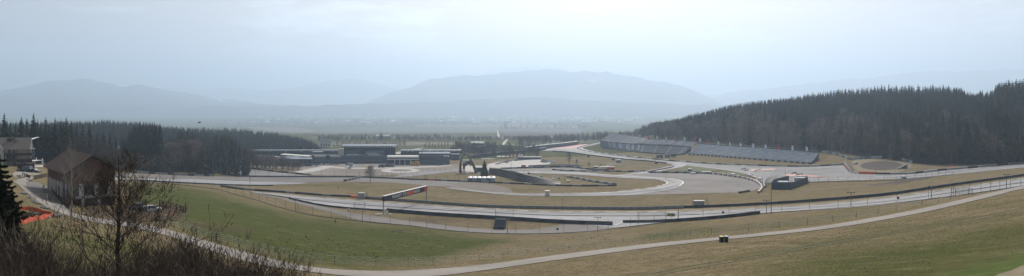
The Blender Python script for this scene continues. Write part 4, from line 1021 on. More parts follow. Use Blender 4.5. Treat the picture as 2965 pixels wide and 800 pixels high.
# orange block between the words
mb=MB(); mb.hexa([bp(.49,.14,.53),bp(.632,.14,.53),bp(.632,.14,.505),bp(.49,.14,.505),bp(.49,.8,.53),bp(.632,.8,.53),bp(.632,.8,.505),bp(.49,.8,.505)]); part('emblem',mb,'orange_paint',t)
def text_on(s0,s1,f0,f1,body,name='lettering'):
    cu=bpy.data.curves.new('txt','FONT'); cu.body=body; cu.size=1; cu.offset=.015; ob=bpy.data.objects.new('txt',cu); COL.objects.link(ob)
    dg=bpy.context.evaluated_depsgraph_get(); me=bpy.data.meshes.new_from_object(ob.evaluated_get(dg)); bpy.data.objects.remove(ob)
    n=len(me.vertices); co=np.zeros(n*3); me.vertices.foreach_get('co',co); co=co.reshape(-1,3)
    x0,x1=co[:,0].min(),co[:,0].max(); y0,y1=co[:,1].min(),co[:,1].max()
    out=[]
    for c in co:
        s=s0+(s1-s0)*(c[0]-x0)/(x1-x0); f=f0+(f1-f0)*(c[1]-y0)/(y1-y0); out.append(bp(s,f,.535))
    me.vertices.foreach_set('co',np.array([list(v) for v in out]).ravel()); me.update(); me.materials.clear(); me.materials.append(M['white']); me.name=name
    return link(name,me,t)
text_on(.165,.475,.22,.76,'READY TO'); text_on(.648,.79,.22,.76,'RACE')
mb=MB(); mb.box((0,-.3,-.3),(6.5,2.2,.42)); part('footing',mb,'concrete',t)
# small white board beside the foot
p=at(1124,622); t2=thing('notice_board','small white board and thin post standing right of the sponsor bridge foot','board',p)
mb=MB(); mb.tube([(0,0,-.3),(0,0,hgt(p,593))],.06,6); part('post',mb,'post',t2)
mb=MB(); mb.box((-.35,-.1,.2),(1.0,.06,1.5),.5); part('panel',mb,'white',t2)
# marshal frames of tubes and mesh
def cage(u0,u1,vb,vt,label,box=None,dy=2.0,bars=4):
    p=at((u0+u1)/2,vb); k=1/pxm(p); w=(u1-u0)*k; h=hgt(p,vt); t=thing('marshal_cage',label,'marshal post',p)
    mb=MB()
    for x in (-w/2,w/2):
        for y in (0,dy): mb.beam((x,y,-.2),(x,y,h),.1)
    part('frame',mb,'post',t)
    mb=MB()
    for i in range(bars+1):
        z=h*(.25+.75*i/bars); mb.beam((-w/2,0,z),(w/2,0,z),.035); mb.beam((-w/2,dy,z),(w/2,dy,z),.035)
    part('cross_bars',mb,'post',t)
    if box:
        mb=MB(); bw,bh=box; mb.box((-w*.1,dy*.5,0),(bw,1.6,bh)); part('cabin',mb,'galv',t)
        mb=MB(); mb.box((-w*.1,dy*.5,bh),(bw+.3,1.9,.12)); part('cabin_roof',mb,'white',t)
    return t
cage(1024,1055,613,587,'open tube frame marshal post before the long blue barrier left of the bridge')
t3=cage(1435,1486,640,609,'wide tube frame marshal post above the dark stair box')
cage(1850,1930,650,617,'long tube frame with mesh at the right end of the track gap',None,2,5)
cage(2008,2050,601,576,'marshal post with a grey cabin behind the guard rail end',(4.2,2.6))
cage(1034,1062,577,557,'marshal post with a pale cabin beside the orange block',(3.0,3.0))
cage(2766,2815,568,546,'pair of tube frames on the right part of the fence',None,1.6,6)
p=at(1445,664); mb=MB(); h=hgt(p,636)
mb.hexa([(-2.1,-1.2,-.3),(1.8,-1.2,-.3),(2.6,3.2,-.3),(-1.4,3.2,-.3),(-2.1,-1.2,1.0),(1.8,-1.2,1.0),(2.6,3.2,h),(-1.4,3.2,h)])
for k in range(7): mb.box((-.1+k*.12,-1.0+k*.6,1.0+k*(h-1.0)/7.2),(3.9,.62,.16))
solo('stair_box',mb,'tyre_blue','dark stepped box leading up to the wide marshal frame','stairs',p)
p=at(1943,640); t=thing('sign_board','green sign board on a post before the near straight','sign',p); zb=hgt(p,627); zt=hgt(p,618)
mb=MB(); mb.tube([(.2,0,-.3),(.2,0,zt)],.05,6); part('post',mb,'post',t); mb=MB(); mb.box((0,-.1,zb),(2.6,.1,zt-zb)); part('panel',mb,'sign_green',t)
mb=MB(); mb.box((-.3,-.17,zb+.25),(.9,.03,.5)); mb.box((.8,-.17,zb+.3),(.5,.03,.3)); part('marking',mb,'sign_green' if False else 'yellow',t)
p=at(1585,567); t=thing('cabinet','small white cabinet beside the thin end of the loop track','cabinet',p); h=hgt(p,552)
mb=MB(); mb.box((0,0,-.2),(13/pxm(p),1.8,h)); part('body',mb,'offwhite',t); mb=MB(); mb.box((0,0,h-.2),(14.5/pxm(p),2.1,.22)); part('lid',mb,'white',t)
p=at(1011+0,618); p=at(1010,612); mb=MB(); mb.box((0,0,-.2),(.9,.5,1.2)); mb.box((0,0,1.0),(1.0,.6,.12)); solo('utility_box',mb,'cream','cream utility box in the low tyre wall left of the bridge','box',p)
# round wooden posts in the lawn
for u,vb,vt,l in ((971,646,636,'short wooden post in the lawn below the catch fence'),(498,546,533,'short post beside the left end of the catch fence'),(979,548,536,'short post in the brown field left of the bridge')):
    p=at(u,vb); mb=MB(); mb.tube([(0,0,-.2),(0,0,hgt(p,vt))],.13,7); mb.tube([(0,0,hgt(p,vt)),(0,0,hgt(p,vt)+.06)],[.15,.1],7); solo('wooden_post',mb,'wood_dark',l,'post',p)
# wire fence with pale tape strands along the path
def tape_fence(px,label):
    w=line(px,1.0); o=w[0].copy(); r=rel(w,o); t=thing('tape_fence',label,'fence',o)
    pm=MB(); pm.box((0,0,-.2),(.05,.05,1.65)); me=pm.mesh('post','wood_dark'); st=max(8,len(r)//80+1)
    for p in r[::st]: link('post',me,t,p)
    for k in range(4):
        mb=MB(); r2=random.Random(k); ph=r2.randrange(4)
        for i in range(len(r)-1):
            z=.35+k*.38; a=r[i]+Vector((0,0,z)); b=r[i+1]+Vector((0,0,z)); hgt_=.085 if (i+ph)%3 else .012
            mb.beam(a,b,.01,hgt_)
        part('tape',mb,'offwhite',t)
    return t
tape_fence([(440,630),(530,664),(600,690),(680,712),(760,734),(850,752),(950,765),(1060,771),(1180,771),(1350,759),(1488,744),(1626,726),(1850,699),(2023,683)],'low fence with pale tape strands between the lawn and the path')
tape_fence([(2060,680),(2195,667),(2350,650),(2500,628),(2600,609),(2684,594),(2780,573)],'low fence with pale tape strands on the upper right stretch of the path')
# ------------------------------------------------------------------ wheelie bins
def bin_(u,vb,vt,label,lid,rz):
    p=at(u,vb); h=hgt(p,vt); t=thing('wheelie_bin',label,'bin',p,rz); w=.3; d=.34
    mb=MB(); mb.hexa([(-w*.8,-d*.8,.06),(w*.8,-d*.8,.06),(w*.8,d*.75,.06),(-w*.8,d*.75,.06),(-w,-d,h*.9),(w,-d,h*.9),(w,d,h*.9),(-w,d,h*.9)])
    for x in (-.15,0,.15): mb.box((x,-d*.93,.2),(.03,.05,h*.6))
    mb.box((0,0,h*.86),(w*2.2,d*2.2,.05)); part('body',mb,'bin_green',t)
    mb=MB(); mb.hexa([(-w*1.12,-d*1.15,h*.9),(w*1.12,-d*1.15,h*.9),(w*1.12,d*1.1,h*.93),(-w*1.12,d*1.1,h*.93),(-w*.9,-d*.9,h*.97),(w*.9,-d*.9,h*.97),(w*.9,d*.9,h*1.02),(-w*.9,d*.9,h*1.02)]); part('lid',mb,lid,t)
    for x in (-w*.9,w*.9):
        mb=MB(); mb.tube([(x-.03,d*.75,.1),(x+.03,d*.75,.1)],.1,10); part('wheel',mb,'tyre',t)
    mb=MB(); mb.beam((-w*.8,d*1.15,h*.95),(w*.8,d*1.15,h*.95),.04); part('handle',mb,'bin_green',t)
    return t
bin_(2089,702,684,'wheelie bin with a yellow lid beside the path','yellow',.1)
bin_(2102.5,702,683.5,'wheelie bin with a pale blue lid right next to the yellow lidded one','bin_blue',-.1)
# bird
mb=MB(); p=Vector(((577-CU)/F*120,120,-(356-HV)/F*120))
mb.tube([(-.3,0,0),(-.1,0,.02),(.12,0,.03),(.24,0,.05),(.32,0,.05)],[.01,.07,.08,.05,.01],7)
mb.hexa([(-.1,0,.05),(.1,0,.05),(.05,.45,.2),(-.05,.45,.2),(-.1,0,.07),(.1,0,.07),(.05,.45,.22),(-.05,.45,.22)])
mb.hexa([(-.1,0,.05),(.1,0,.05),(.05,-.45,.22),(-.05,-.45,.22),(-.1,0,.07),(.1,0,.07),(.05,-.45,.24),(-.05,-.45,.24)])
solo('bird',mb,'tyre','small dark bird flying in front of the left mountains','bird',p)
# ------------------------------------------------------------------ grandstands
def resn(pts,n):
    L=[0]
    for a,b in zip(pts,pts[1:]): L.append(L[-1]+math.dist(a,b))
    out=[]
    for i in range(n+1):
        s=L[-1]*i/n; j=max(k for k in range(len(L)-1) if L[k]<=s+1e-9); t=(s-L[j])/(L[j+1]-L[j]); out.append(tuple(a+(b-a)*t for a,b in zip(pts[j],pts[j+1])))
    return out
def stand(label,front,back,depth,rows,nseg,mats,aisle=6,tiers=None,lift=0.8,streak=None):
    f=[at(*p) for p in resn(smooth(front,4),nseg)]; bk=resn(smooth(back,4),nseg); B=[]
    for p,(u,v) in zip(f,bk):
        Y=p.y+depth; B.append(Vector(((u-CU)/F*Y,Y,-(v-HV)/F*Y)))
    o=f[0].copy(); t=thing('grandstand',label,'grandstand',o)
    f=[p-o+Vector((0,0,lift)) for p in f]; B=[p-o for p in B]
    r2=random.Random(len(label))
    tiers=tiers or [(0,1)]
    for ti,(a0,a1) in enumerate(tiers):
        mb=MB(); ai=MB(); AI={}
        for i in range(nseg):
            for j in range(rows):
                s0=a0+(a1-a0)*j/rows; s1=a0+(a1-a0)*(j+1)/rows
                A0=f[i].lerp(B[i],s0);A1=f[i+1].lerp(B[i+1],s0);C0=f[i].lerp(B[i],s1);C1=f[i+1].lerp(B[i+1],s1)
                z0=A0.z*.0+C0.z; z1=C1.z
                P=lambda q,z:(q.x,q.y,z)
                tgt=AI.setdefault(i,MB()) if i%aisle==aisle-1 else mb
                if tgt is not mb: ai=tgt
                tgt.mi=0 if tgt is ai else (1 if (j%2==0) else 0)
                if streak and tgt is mb and streak(i/nseg,s0,r2): tgt.mi=2
                tgt.quad(P(A0,A0.z),P(A1,A1.z),P(A1,z1),P(A0,z0))
                tgt.mi=0 if tgt is ai else tgt.mi
                tgt.quad(P(A0,z0),P(A1,z1),P(C1,z1),P(C0,z0))
        part('seating',mb,mats,t); [part('aisle',x,'seat_pale',t) for x in AI.values()]
    mb=MB(); dn=Vector((0,0,-14))
    mb.quad(f[0]-Vector((0,0,1.5)),B[0]+dn,B[0],f[0]); mb.quad(B[-1]+dn,f[-1]-Vector((0,0,1.5)),f[-1],B[-1]); part('side_wall',mb,'steel_blue',t)
    mb=MB()
    for i in range(nseg): mb.quad(B[i]+dn,B[i+1]+dn,B[i+1]+Vector((0,0,1)),B[i]+Vector((0,0,1)))
    part('back_wall',mb,'rail_dark',t)
    mb=MB()
    for i in range(nseg): mb.quad(f[i]-Vector((0,0,2)),f[i+1]-Vector((0,0,2)),f[i+1]+Vector((0,0,.3)),f[i]+Vector((0,0,.3)))
    part('front_wall',mb,'steel_blue',t)
    mb=MB()
    for i in range(nseg): mb.beam(B[i]+Vector((0,0,1.6)),B[i+1]+Vector((0,0,1.6)),.12)
    for i in range(0,nseg,3): mb.beam(B[i],B[i]+Vector((0,0,1.6)),.1)
    part('railing',mb,'rail',t)
    return t
stand('long blue grey open grandstand to the right, nearest the red painted track',[(1995,447),(2080,453),(2150,459),(2250,467),(2350,475)],[(2022,418),(2110,423.5),(2200,429.5),(2290,436.5),(2371,444)],22,15,66,['seat_dark','seat','seat_pale'],7,None,1.0,lambda x,s,r:(r.random()<.07))
stand('lower blue tier of the left grandstand on the bend',[(1752,430),(1800,437),(1869,444),(1930,448),(1978,449)],[(1742,409),(1800,416),(1860,420),(1930,423),(2001,427)],18,12,44,['steel_blue','seat_dark','seat'],7,None,.8,lambda x,s,r:(.05<x<.42 and (int(x*60)%2==0) and s>.2))
# upper tier, standing on the bank behind
def upper(label,lo,hi,D0,D1,depth,rows,nseg,streak,mats):
    lo=resn(lo,nseg); hi=resn(hi,nseg); f=[];B=[]
    for i in range(nseg+1):
        Y=D0+(D1-D0)*i/nseg; f.append(Vector(((lo[i][0]-CU)/F*Y,Y,-(lo[i][1]-HV)/F*Y))); Y+=depth; B.append(Vector(((hi[i][0]-CU)/F*Y,Y,-(hi[i][1]-HV)/F*Y)))
    o=f[0].copy(); o.z=gz(o.x,o.y); f=[p-o for p in f];B=[p-o for p in B]
    t=thing('grandstand',label,'grandstand',o); mb=MB(); ai=MB(); AI={}; r2=random.Random(3)
    for i in range(nseg):
        for j in range(rows):
            s0=j/rows;s1=(j+1)/rows; A0=f[i].lerp(B[i],s0);A1=f[i+1].lerp(B[i+1],s0);C0=f[i].lerp(B[i],s1);C1=f[i+1].lerp(B[i+1],s1)
            tg=AI.setdefault(i,MB()) if i%7==6 else mb; tg.mi=0 if tg is not mb else j%2
            if streak and tg is mb and streak(i/nseg,s0,r2): tg.mi=2
            tg.quad(A0,A1,(A1.x,A1.y,C1.z),(A0.x,A0.y,C0.z)); tg.quad((A0.x,A0.y,C0.z),(A1.x,A1.y,C1.z),C1,C0)
    part('seating',mb,mats,t); [part('aisle',x,'seat_dark',t) for x in AI.values()]
    mb=MB(); dn=Vector((0,0,-16))
    for i in range(nseg):
        mb.quad(f[i]+dn,f[i+1]+dn,f[i+1],f[i]); mb.quad(B[i]+dn,B[i+1]+dn,B[i+1]+Vector((0,0,.8)),B[i]+Vector((0,0,.8)))
    mb.quad(f[0]+dn,B[0]+dn,B[0],f[0]); mb.quad(B[-1]+dn,f[-1]+dn,f[-1],B[-1]); part('wall',mb,'steel_blue',t); return t
upper('upper pale streaked tier of the left grandstand below the flags',[(1846,418.5),(1880,420.5),(1930,422),(2001,426)],[(1880,404),(1920,405.5),(1970,408),(2022,412)],800,722,16,9,34,lambda x,s,r:(int(x*34+s*5)%5<3),['seat_dark','seat','seat_pale'])
upper('dark blue upper left corner of the left grandstand',[(1738,408),(1780,413),(1846,418)],[(1768,387),(1810,392),(1880,403)],930,815,20,12,24,None,['steel_dark','seat_dark','seat'])
# feather flags
def flag(u,v0,v1,D,red,label,grp):
    X=(u-CU)/F*D; z=gz(X,D); zb=-(v1-HV)/F*D; z0=min(z,zb); t=thing('feather_flag',label,'flag',(X,D,z0),0,grp); h=-(v0-HV)/F*D-z0; b=zb-z0
    mb=MB(); mb.tube([(0,0,-.2),(0,0,h),(.35,0,h+.3)],.08,5); part('pole',mb,'galv',t)
    mb=MB(); n=5; H=h-b
    for k in range(n):
        a=b+H*k/n; c=b+H*(k+1)/n; w0=1.9-.2*abs(k-2); w1=1.9-.2*abs(k+1-2); y0=.12*math.sin(k*1.3); y1=.12*math.sin((k+1)*1.3)
        mb.hexa([(0.05,0,a),(w0,y0,a),(w0,y0+.03,a),(.05,.03,a),(.05,0,c),(w1,y1,c),(w1,y1+.03,c),(.05,.03,c)])
    part('banner',mb,'red_panel' if red else 'white',t)
FL=[(1807,389,397),(1830,391,399),(1851,390,399),(1876,394,403),(1901,394,404),(1927,397,406),(1953,398,408),(1980,397,409),(2010,399,409),(2025,401,411),(2049,408,418),(2078,410,420),(2111,413,422),(2142,415,424),(2178,416,428),(2214,419,430),(2252,420,432),(2292,422,436),(2333,425,438)]
for i,(u,a,b) in enumerate(FL):
    D=float(np.interp(u,[1800,1880,2001],[928,815,742])) if u<2005 else at(u,float(np.interp(u,[1995,2350],[447,475]))).y+25; red=u in (1876,1953,2010,2049,2252)
    g='red flags behind the grandstands' if red else 'white flags behind the grandstands'
    flag(u,a,b,D,red,'red feather flag behind the back row of the grandstands' if red else 'white feather flag behind the back row of the grandstands',g)
# ------------------------------------------------------------------ buildings round the pits
def XY(u,D): return (u-CU)/F*D
def zv(v,D): return -(v-HV)/F*D
def blk(t,o,name,m,u0,u1,vb,vt,D,dep,y0=0,label=None):
    Y=D+y0; x0,x1=XY(u0,D),XY(u1,D); zb=zv(vb,D) if vb is not None else min(gz(x0,D),gz(x1,D))-1; zt=zv(vt,D)
    k=o.x/o.y; a=y0*k; b=(y0+dep)*k      # side walls run back along the building's own slanting plan
    mb=MB(); mb.hexa([(x0+a,Y,zb),(x1+a,Y,zb),(x1+b,Y+dep,zb),(x0+b,Y+dep,zb),(x0+a,Y,zt),(x1+a,Y,zt),(x1+b,Y+dep,zt),(x0+b,Y+dep,zt)])
    return part(name,mb,m,t,o,label=label)
def bld(label,u,D,name='building',cat='building'):
    X=XY(u,D); o=Vector((X,D,gz(X,D))); return thing(name,label,cat,o),o
def windows(t,o,u0,u1,n,vb,vt,D,y0=-.15,m='glass',gap=.25,name='window'):
    w=(u1-u0)/n
    for k in range(n): blk(t,o,name,m,u0+w*k+w*gap/2,u0+w*(k+1)-w*gap/2,vb,vt,D,.12,y0)
# main start grandstand with toothed roof
t,o=bld('big dark grandstand building with a white toothed roof edge behind the pits',1064,700)
D=700
blk(t,o,'wall','steel_dark',996,1145,None,427.5,D,24); blk(t,o,'roof','steel_blue',990,1147,427.5,422,D,30,-3)
mb=MB(); 
for k in range(19):
    u=994+k*8; x=XY(u,D); w=3/F*D; z0=zv(426.5,D); z1=zv(421.5,D); mb.hexa([(x,D-3.6,z0),(x+w*.7,D-3.6,z0),(x+w*.7,D-3.2,z0),(x,D-3.2,z0),(x+w*.5,D-3.6,z1),(x+w*2.0,D-3.6,z1),(x+w*2.0,D-3.2,z1),(x+w*.5,D-3.2,z1)])
part('roof_truss',mb,'white',t,o)
blk(t,o,'roof_fin','white',1141,1149,426,419,D,4,-4)
blk(t,o,'terrace','steel_blue',1000,1042,447,438,D,10,-8); blk(t,o,'terrace','blue_grey',1058,1112,447,437,D,12,-9)
blk(t,o,'fascia','white',1060,1092,443,442,D,.5,-9.6)
for u0,u1 in ((1001,1035),(1061,1095)):
    blk(t,o,'glass_band','white',u0,u1,455,451.5,D,.3,-12.4); blk(t,o,'canopy','offwhite',u0+4,u1+6,448,446,D,6,-12)
    windows(t,o,u0,u1,8,454.6,452,D,-12.7,'steel_blue',.72)
# long pit building
t,o=bld('long low blue grey pit building running left below the big grandstand',950,690)
D=684
blk(t,o,'wall','steel_blue',735,1140,None,456,D,14); blk(t,o,'upper_wall','blue_grey',870,1118,456,451,D,10,2); blk(t,o,'lower_band','blue_grey',880,1110,468,462,D,.4,-.45)
for u0,u1 in ((911,943),(955,987)): blk(t,o,'cream_panel','cream',u0,u1,456,451.5,D,.5,1.4)
blk(t,o,'stair_tower','steel_dark',895,908,462,449,D,5,-3); blk(t,o,'stair_tower','steel_dark',944,954,462,449,D,5,-3); blk(t,o,'stair_tower','steel_blue',1038,1058,None,449,D,6,-4)
for k in range(9): blk(t,o,'garage_door','steel_dark',884+k*25,900+k*25,474,469,D,.2,-.25)
# left paddock roofs
t,o=bld('low building with two bright white roofs left of the pit building',820,640)
blk(t,o,'wall','steel_blue',735,905,None,461,640,20); 
mb=MB(); D=640
for (u0,v0,u1,v1,s) in ((812,446,893,452,1.6),(738,450.5,800,454,1.4)):
    x0,x1=XY(u0,D),XY(u1,D); a,b=zv(v0,D),zv(v1,D); mb.hexa([(x0,D,a-1.2),(x1,D,b-1.2),(x1+1,D+7,b-1.0),(x0+1,D+7,a-1.0),(x0,D,a-.4),(x1,D,b-.4),(x1+1,D+7,b-.1),(x0+1,D+7,a-.1)])
part('roof',mb,'offwhite',t,o); windows(t,o,740,900,14,472,464,640)
# right service block with white band and columns
t,o=bld('white banded hospitality block on columns right of the big grandstand',1166,662)
D=662
blk(t,o,'wall','steel_dark',1123,1214,None,463,D,12,3); blk(t,o,'roof','offwhite',1121,1214,457,453,D,16,-2); blk(t,o,'glass_band','white',1121,1214,463,460.5,D,14,-1)
windows(t,o,1121,1214,16,460.5,457,D,-.9,'steel_blue',.3)
for u in (1143,1158,1173,1189): 
    mb=MB(); x=XY(u,D); mb.tube([(x,D-1,gz(x,D)-.5),(x,D-1,zv(463,D))],.35,8); part('column',mb,'white',t,o)
t,o=bld('blue grey hall with a pale patterned upper wall right of the columns block',1257,665)
D=665
blk(t,o,'wall','steel_blue',1214,1302,None,455,D,22); blk(t,o,'upper_wall','blue_grey',1214,1284,455,446,D,20,.5); blk(t,o,'roof','seat_dark',1213,1304,446,444.5,D,24,-1)
mb=MB(); r2=random.Random(3)
for k in range(11):
    x=XY(1218+k*5.6,D); mb.tube([(x,D+.2,zv(453.5,D)),(x,D+.25,zv(447.5+r2.uniform(0,1),D))],[.75,.45],7)
part('wall_pattern',mb,'seat_pale',t,o)
windows(t,o,1216,1262,6,462,459,D,-.15,'steel_dark',.4)
for u0,u1,vb_,vt_,DD,l,m,rm in ((1338,1368,None,466,720,'low dark workshop directly left of the arch behind the gravel yard','steel_dark','blue_grey'),(1395,1432,None,462,760,'flat roofed blue hall behind the conifer top','steel_blue','seat_pale'),(1440,1478,None,455,800,'small pale roofed hall left of the parking area banners','blue_grey','offwhite'),(1306,1330,None,448,745,'square dark block behind the right end of the patterned hall','steel_blue','blue_grey'),(905,935,None,441,740,'small square service tower building between the left grandstand roof and the pits','blue_grey','seat_pale')):
    t,o=bld(l,(u0+u1)/2,DD); D=DD
    blk(t,o,'wall',m,u0,u1,vb_,vt_,DD,9); blk(t,o,'roof',rm,u0-1,u1+1,vt_,vt_-1.3,DD,10,-.6); windows(t,o,u0+2,u1-2,5,vt_+5,vt_+2,DD,-.15,'glass',.4)
# far stands across the main straight
t,o=bld('long dark grandstand roof with small white masts left of the big grandstand',850,775,'grandstand','grandstand')
D=775
blk(t,o,'wall','steel_dark',722,985,None,441,D,16); windows(t,o,730,980,22,446,443,D,-.2,'seat_dark',.3); blk(t,o,'roof','blue_grey',720,990,439,436,D,20,-3); blk(t,o,'roof_edge','seat_pale',720,990,435.9,435,D,.6,-3.2)
for k in range(6):
    mb=MB(); x=XY(738+k*45,D); mb.beam((x,D-3,zv(440,D)),(x+2.2,D-3,zv(432.5,D)),.35); part('mast',mb,'white',t,o)
blk(t,o,'tower','cream',980,998,450,431,760,6,0)
t,o=bld('long grandstand roof with white masts and a white end block right of the big grandstand',1250,775,'grandstand','grandstand')
blk(t,o,'wall','steel_dark',1160,1326,None,441,D,14); blk(t,o,'roof','blue_grey',1160,1334,439.5,435.5,D,20,-3); blk(t,o,'end_block','white',1326,1335,437.5,432.5,D,6,-4)
for u in (1182,1194,1218,1243,1267,1291,1315):
    mb=MB(); x=XY(u,D); mb.beam((x,D-3,zv(439.5,D)),(x+1.8,D-3,zv(433.5,D)),.4); part('mast',mb,'white',t,o)
t,o=bld('tan open terrace climbing behind the big grandstand on its right',1160,800,'terrace','terrace')
x0,x1,x2=XY(1128,800),XY(1172,800),XY(1225,830); mb=MB()
mb.hexa([(x0,800,-64),(x1,800,-64),(x2,860,-64),(x0,860,-64),(x0,800,zv(447,800)),(x1,800,zv(447,800)),(x2,860,zv(426,860)),(x0+10,860,zv(434,860))])
part('slope',mb,'cream',t,o); mb=MB()
for k in range(6): mb.beam(Vector((x0+2,800,zv(447,800)+.3)).lerp(Vector((x0+14,858,zv(433,860)+.3)),k/5),Vector((x1,800,zv(447,800)+.3)).lerp(Vector((x2,858,zv(426,860)+.4)),k/5),.5)
part('steps',mb,'seat_dark',t,o)
t,o=bld('large white roofed shed standing left of the farmhouse beyond the paddock',1383,930)
D=930
blk(t,o,'wall','steel_blue',1366,1400,None,416.5,D,14); blk(t,o,'roof','white',1364,1402,416.5,412.5,D,18,-2)
def house(u,D,w,h,rh,label,name='house',wall='town_white',roof='town_roof',dep=9,grp=None,rz=0):
    X=XY(u,D); o=Vector((X,D,gz(X,D))); t=thing(name,label,'house',o,rz,grp)
    mb=MB(); mb.hexa([(-w/2,-dep/2,-1),(w/2,-dep/2,-1),(w/2,dep/2,-1),(-w/2,dep/2,-1),(-w/2,-dep/2,h),(w/2,-dep/2,h),(w/2,dep/2,h),(-w/2,dep/2,h)])
    mb.hexa([(-w/2,-dep/2,h),(w/2,-dep/2,h),(w/2,dep/2,h),(-w/2,dep/2,h),(-w/2,-.05,h+rh),(w/2,-.05,h+rh),(w/2,.05,h+rh),(-w/2,.05,h+rh)]) if False else None
    part('wall',mb,wall,t)
    mb=MB(); e=.5; a=(-w/2-e,-dep/2-e,h-.1);b=(w/2+e,-dep/2-e,h-.1);c=(w/2+e,dep/2+e,h-.1);d=(-w/2-e,dep/2+e,h-.1);r0=(-w/2-e,0,h+rh);r1=(w/2+e,0,h+rh)
    mb.quad(a,b,r1,r0); mb.quad(c,d,r0,r1); mb.tri(a,r0,d); mb.tri(b,c,r1); mb.quad(a,d,c,b); part('roof',mb,roof,t)
    if D<1100:
        for k in range(4):
            wb=MB(); wb.box((-w*.36+k*w*.24,-dep/2-.05,h*.35),(w*.09,.1,h*.35)); part('window',wb,'glass',t)
    return t
house(1392,880,16,5,6,'farmhouse with a steep gabled roof among trees beyond the arch',rz=.9,roof='seat_dark',wall='cream')
house(944,1000,16,7,6,'pale gabled building at the end of the left conifer ridge',wall='cream',roof='seat_pale')
house(1433,860,12,4,4,'small grey roofed house right of the gabled farmhouse',roof='blue_grey')
house(1109,1300,26,5,3,'lone white barn beside two conifers out in the valley fields',roof='town_white',dep=10)
# villages
r2=random.Random(12)
vg=[]
for k in range(120):
    u=r2.choice([r2.gauss(800,60),r2.gauss(1060,60),r2.gauss(1330,70),r2.gauss(1500,90),r2.gauss(1740,70),r2.gauss(1800,60)]); v=r2.uniform(337,357)
    p=at(u,v); vg.append((u,p.y,v))
base=None
for k,(u,D,v) in enumerate(vg):
    big=r2.random()<.35; w=r2.uniform(36,100) if big else r2.uniform(16,28)
    white=r2.random()<.6
    lab='long pale roofed hall in the villages across the hazy valley floor' if big else 'small house in the villages across the hazy valley floor'
    house(u,D,w,r2.uniform(4,7),r2.uniform(2,3) if big else 4,lab,'distant_hall' if big else 'distant_house','town_white','town_white' if (white or big) else 'town_roof',r2.uniform(10,18),'halls in the valley' if big else 'houses in the valley',r2.uniform(-.3,.3))
# tower crane-like mobile crane
D=650; X=XY(1203,D); o=Vector((X,D,gz(X,D))); t=thing('mobile_crane','mobile crane with a long thin raised boom in front of the white banded block','crane',o)
mb=MB(); mb.box((0,0,.8),(9,2.6,1.4)); mb.box((1.5,0,2.2),(4,2.4,1.8)); mb.box((-3.4,0,2.2),(1.8,2.3,1.4)); part('body',mb,'crane',t)
top=Vector((XY(1237,D)-X,0,zv(410,D)-o.z)); mb=MB()
b0=Vector((1.5,0,3.4)); nn=14
for k in range(nn):
    a=b0.lerp(top,k/nn);b=b0.lerp(top,(k+1)/nn); w=.55*(1-k/nn*.5); n_=Vector((-(b-a).z,0,(b-a).x)).normalized()*w
    mb.beam(a-n_,b-n_,.2);mb.beam(a+n_,b+n_,.2);mb.beam(a-n_,b+n_,.12)
part('boom',mb,'rust',t)
for x in (-3.4,-1.8,1.6,3.2):
    mb=MB(); mb.tube([(x,-1.4,.55),(x,1.4,.55)],.55,12); part('wheel',mb,'tyre',t)
# long straight wall and dark stands on the far straight
def long_wall(name,label,cat,px,h,m,th=1,top=None,step=12):
    w=line(px,step); o=w[0].copy(); t=thing(name,label,cat,o); mb=MB(); wallmesh(mb,rel(w,o),-1,h,th); part('wall',mb,m,t)
    if top: mb=MB(); wallmesh(mb,[p+Vector((0,-.4,0)) for p in rel(w,o)],h,h+.9,th); part('top_rail',mb,top,t)
    return t
long_wall('pit_wall','long blue grey wall with a pale top rail running from the arch to the far bend','wall',[(1362,459),(1420,452),(1500,444),(1560,438),(1580,435)],3.2,'steel_blue',1,'rail')
long_wall('boundary_wall','dark blue wall along the far straight right of the parking','wall',[(1520,439),(1580,431),(1640,424.5),(1672,420)],5,'steel_blue',3,'rail')
long_wall('hoarding','pale hoarding with small dark gaps above the strip of grey run-off','hoarding',[(1530,486),(1580,483.5),(1640,483),(1680,485)],2.2,'seat_pale',.5)
# dark banked wall beside the conifer
fr=[(1416,505),(1440,509),(1470,517),(1495,525.5),(1530,529),(1575,532),(1621,534)]; bkk=[(1417,487.5),(1450,490),(1490,497),(1530,508),(1560,514.5),(1590,522),(1624,530)]
nseg=30; f=[at(*p) for p in resn(fr,nseg)]; b_=resn(bkk,nseg); o=f[0].copy(); t=thing('banked_stand','long dark blue banked structure tapering right from the conifer','grandstand',o)
mb=MB(); cap=MB()
for i in range(nseg):
    def top(k):
        p=f[k]; Y=p.y+7; return Vector(((b_[k][0]-CU)/F*Y,Y,-(b_[k][1]-HV)/F*Y))-o
    a,b=f[i]-o,f[i+1]-o; c,d=top(i+1),top(i)
    for s in range(5):
        A=a.lerp(d,s/5);B2=b.lerp(c,s/5);C=b.lerp(c,(s+1)/5);Dd=a.lerp(d,(s+1)/5); mb.mi=s%2
        mb.quad(A,B2,(B2.x,B2.y,C.z),(A.x,A.y,Dd.z)); mb.quad((A.x,A.y,Dd.z),(B2.x,B2.y,C.z),C,Dd)
    mb.quad(d,c,c+Vector((0,.5,-9)),d+Vector((0,.5,-9))); cap.beam(d+Vector((0,0,.5)),c+Vector((0,0,.5)),.25); 
    if i%2==0: cap.beam(d,d+Vector((0,0,1.0)),.12)
part('tiers',mb,['steel_dark','board'],t); part('railing',cap,'rail',t)
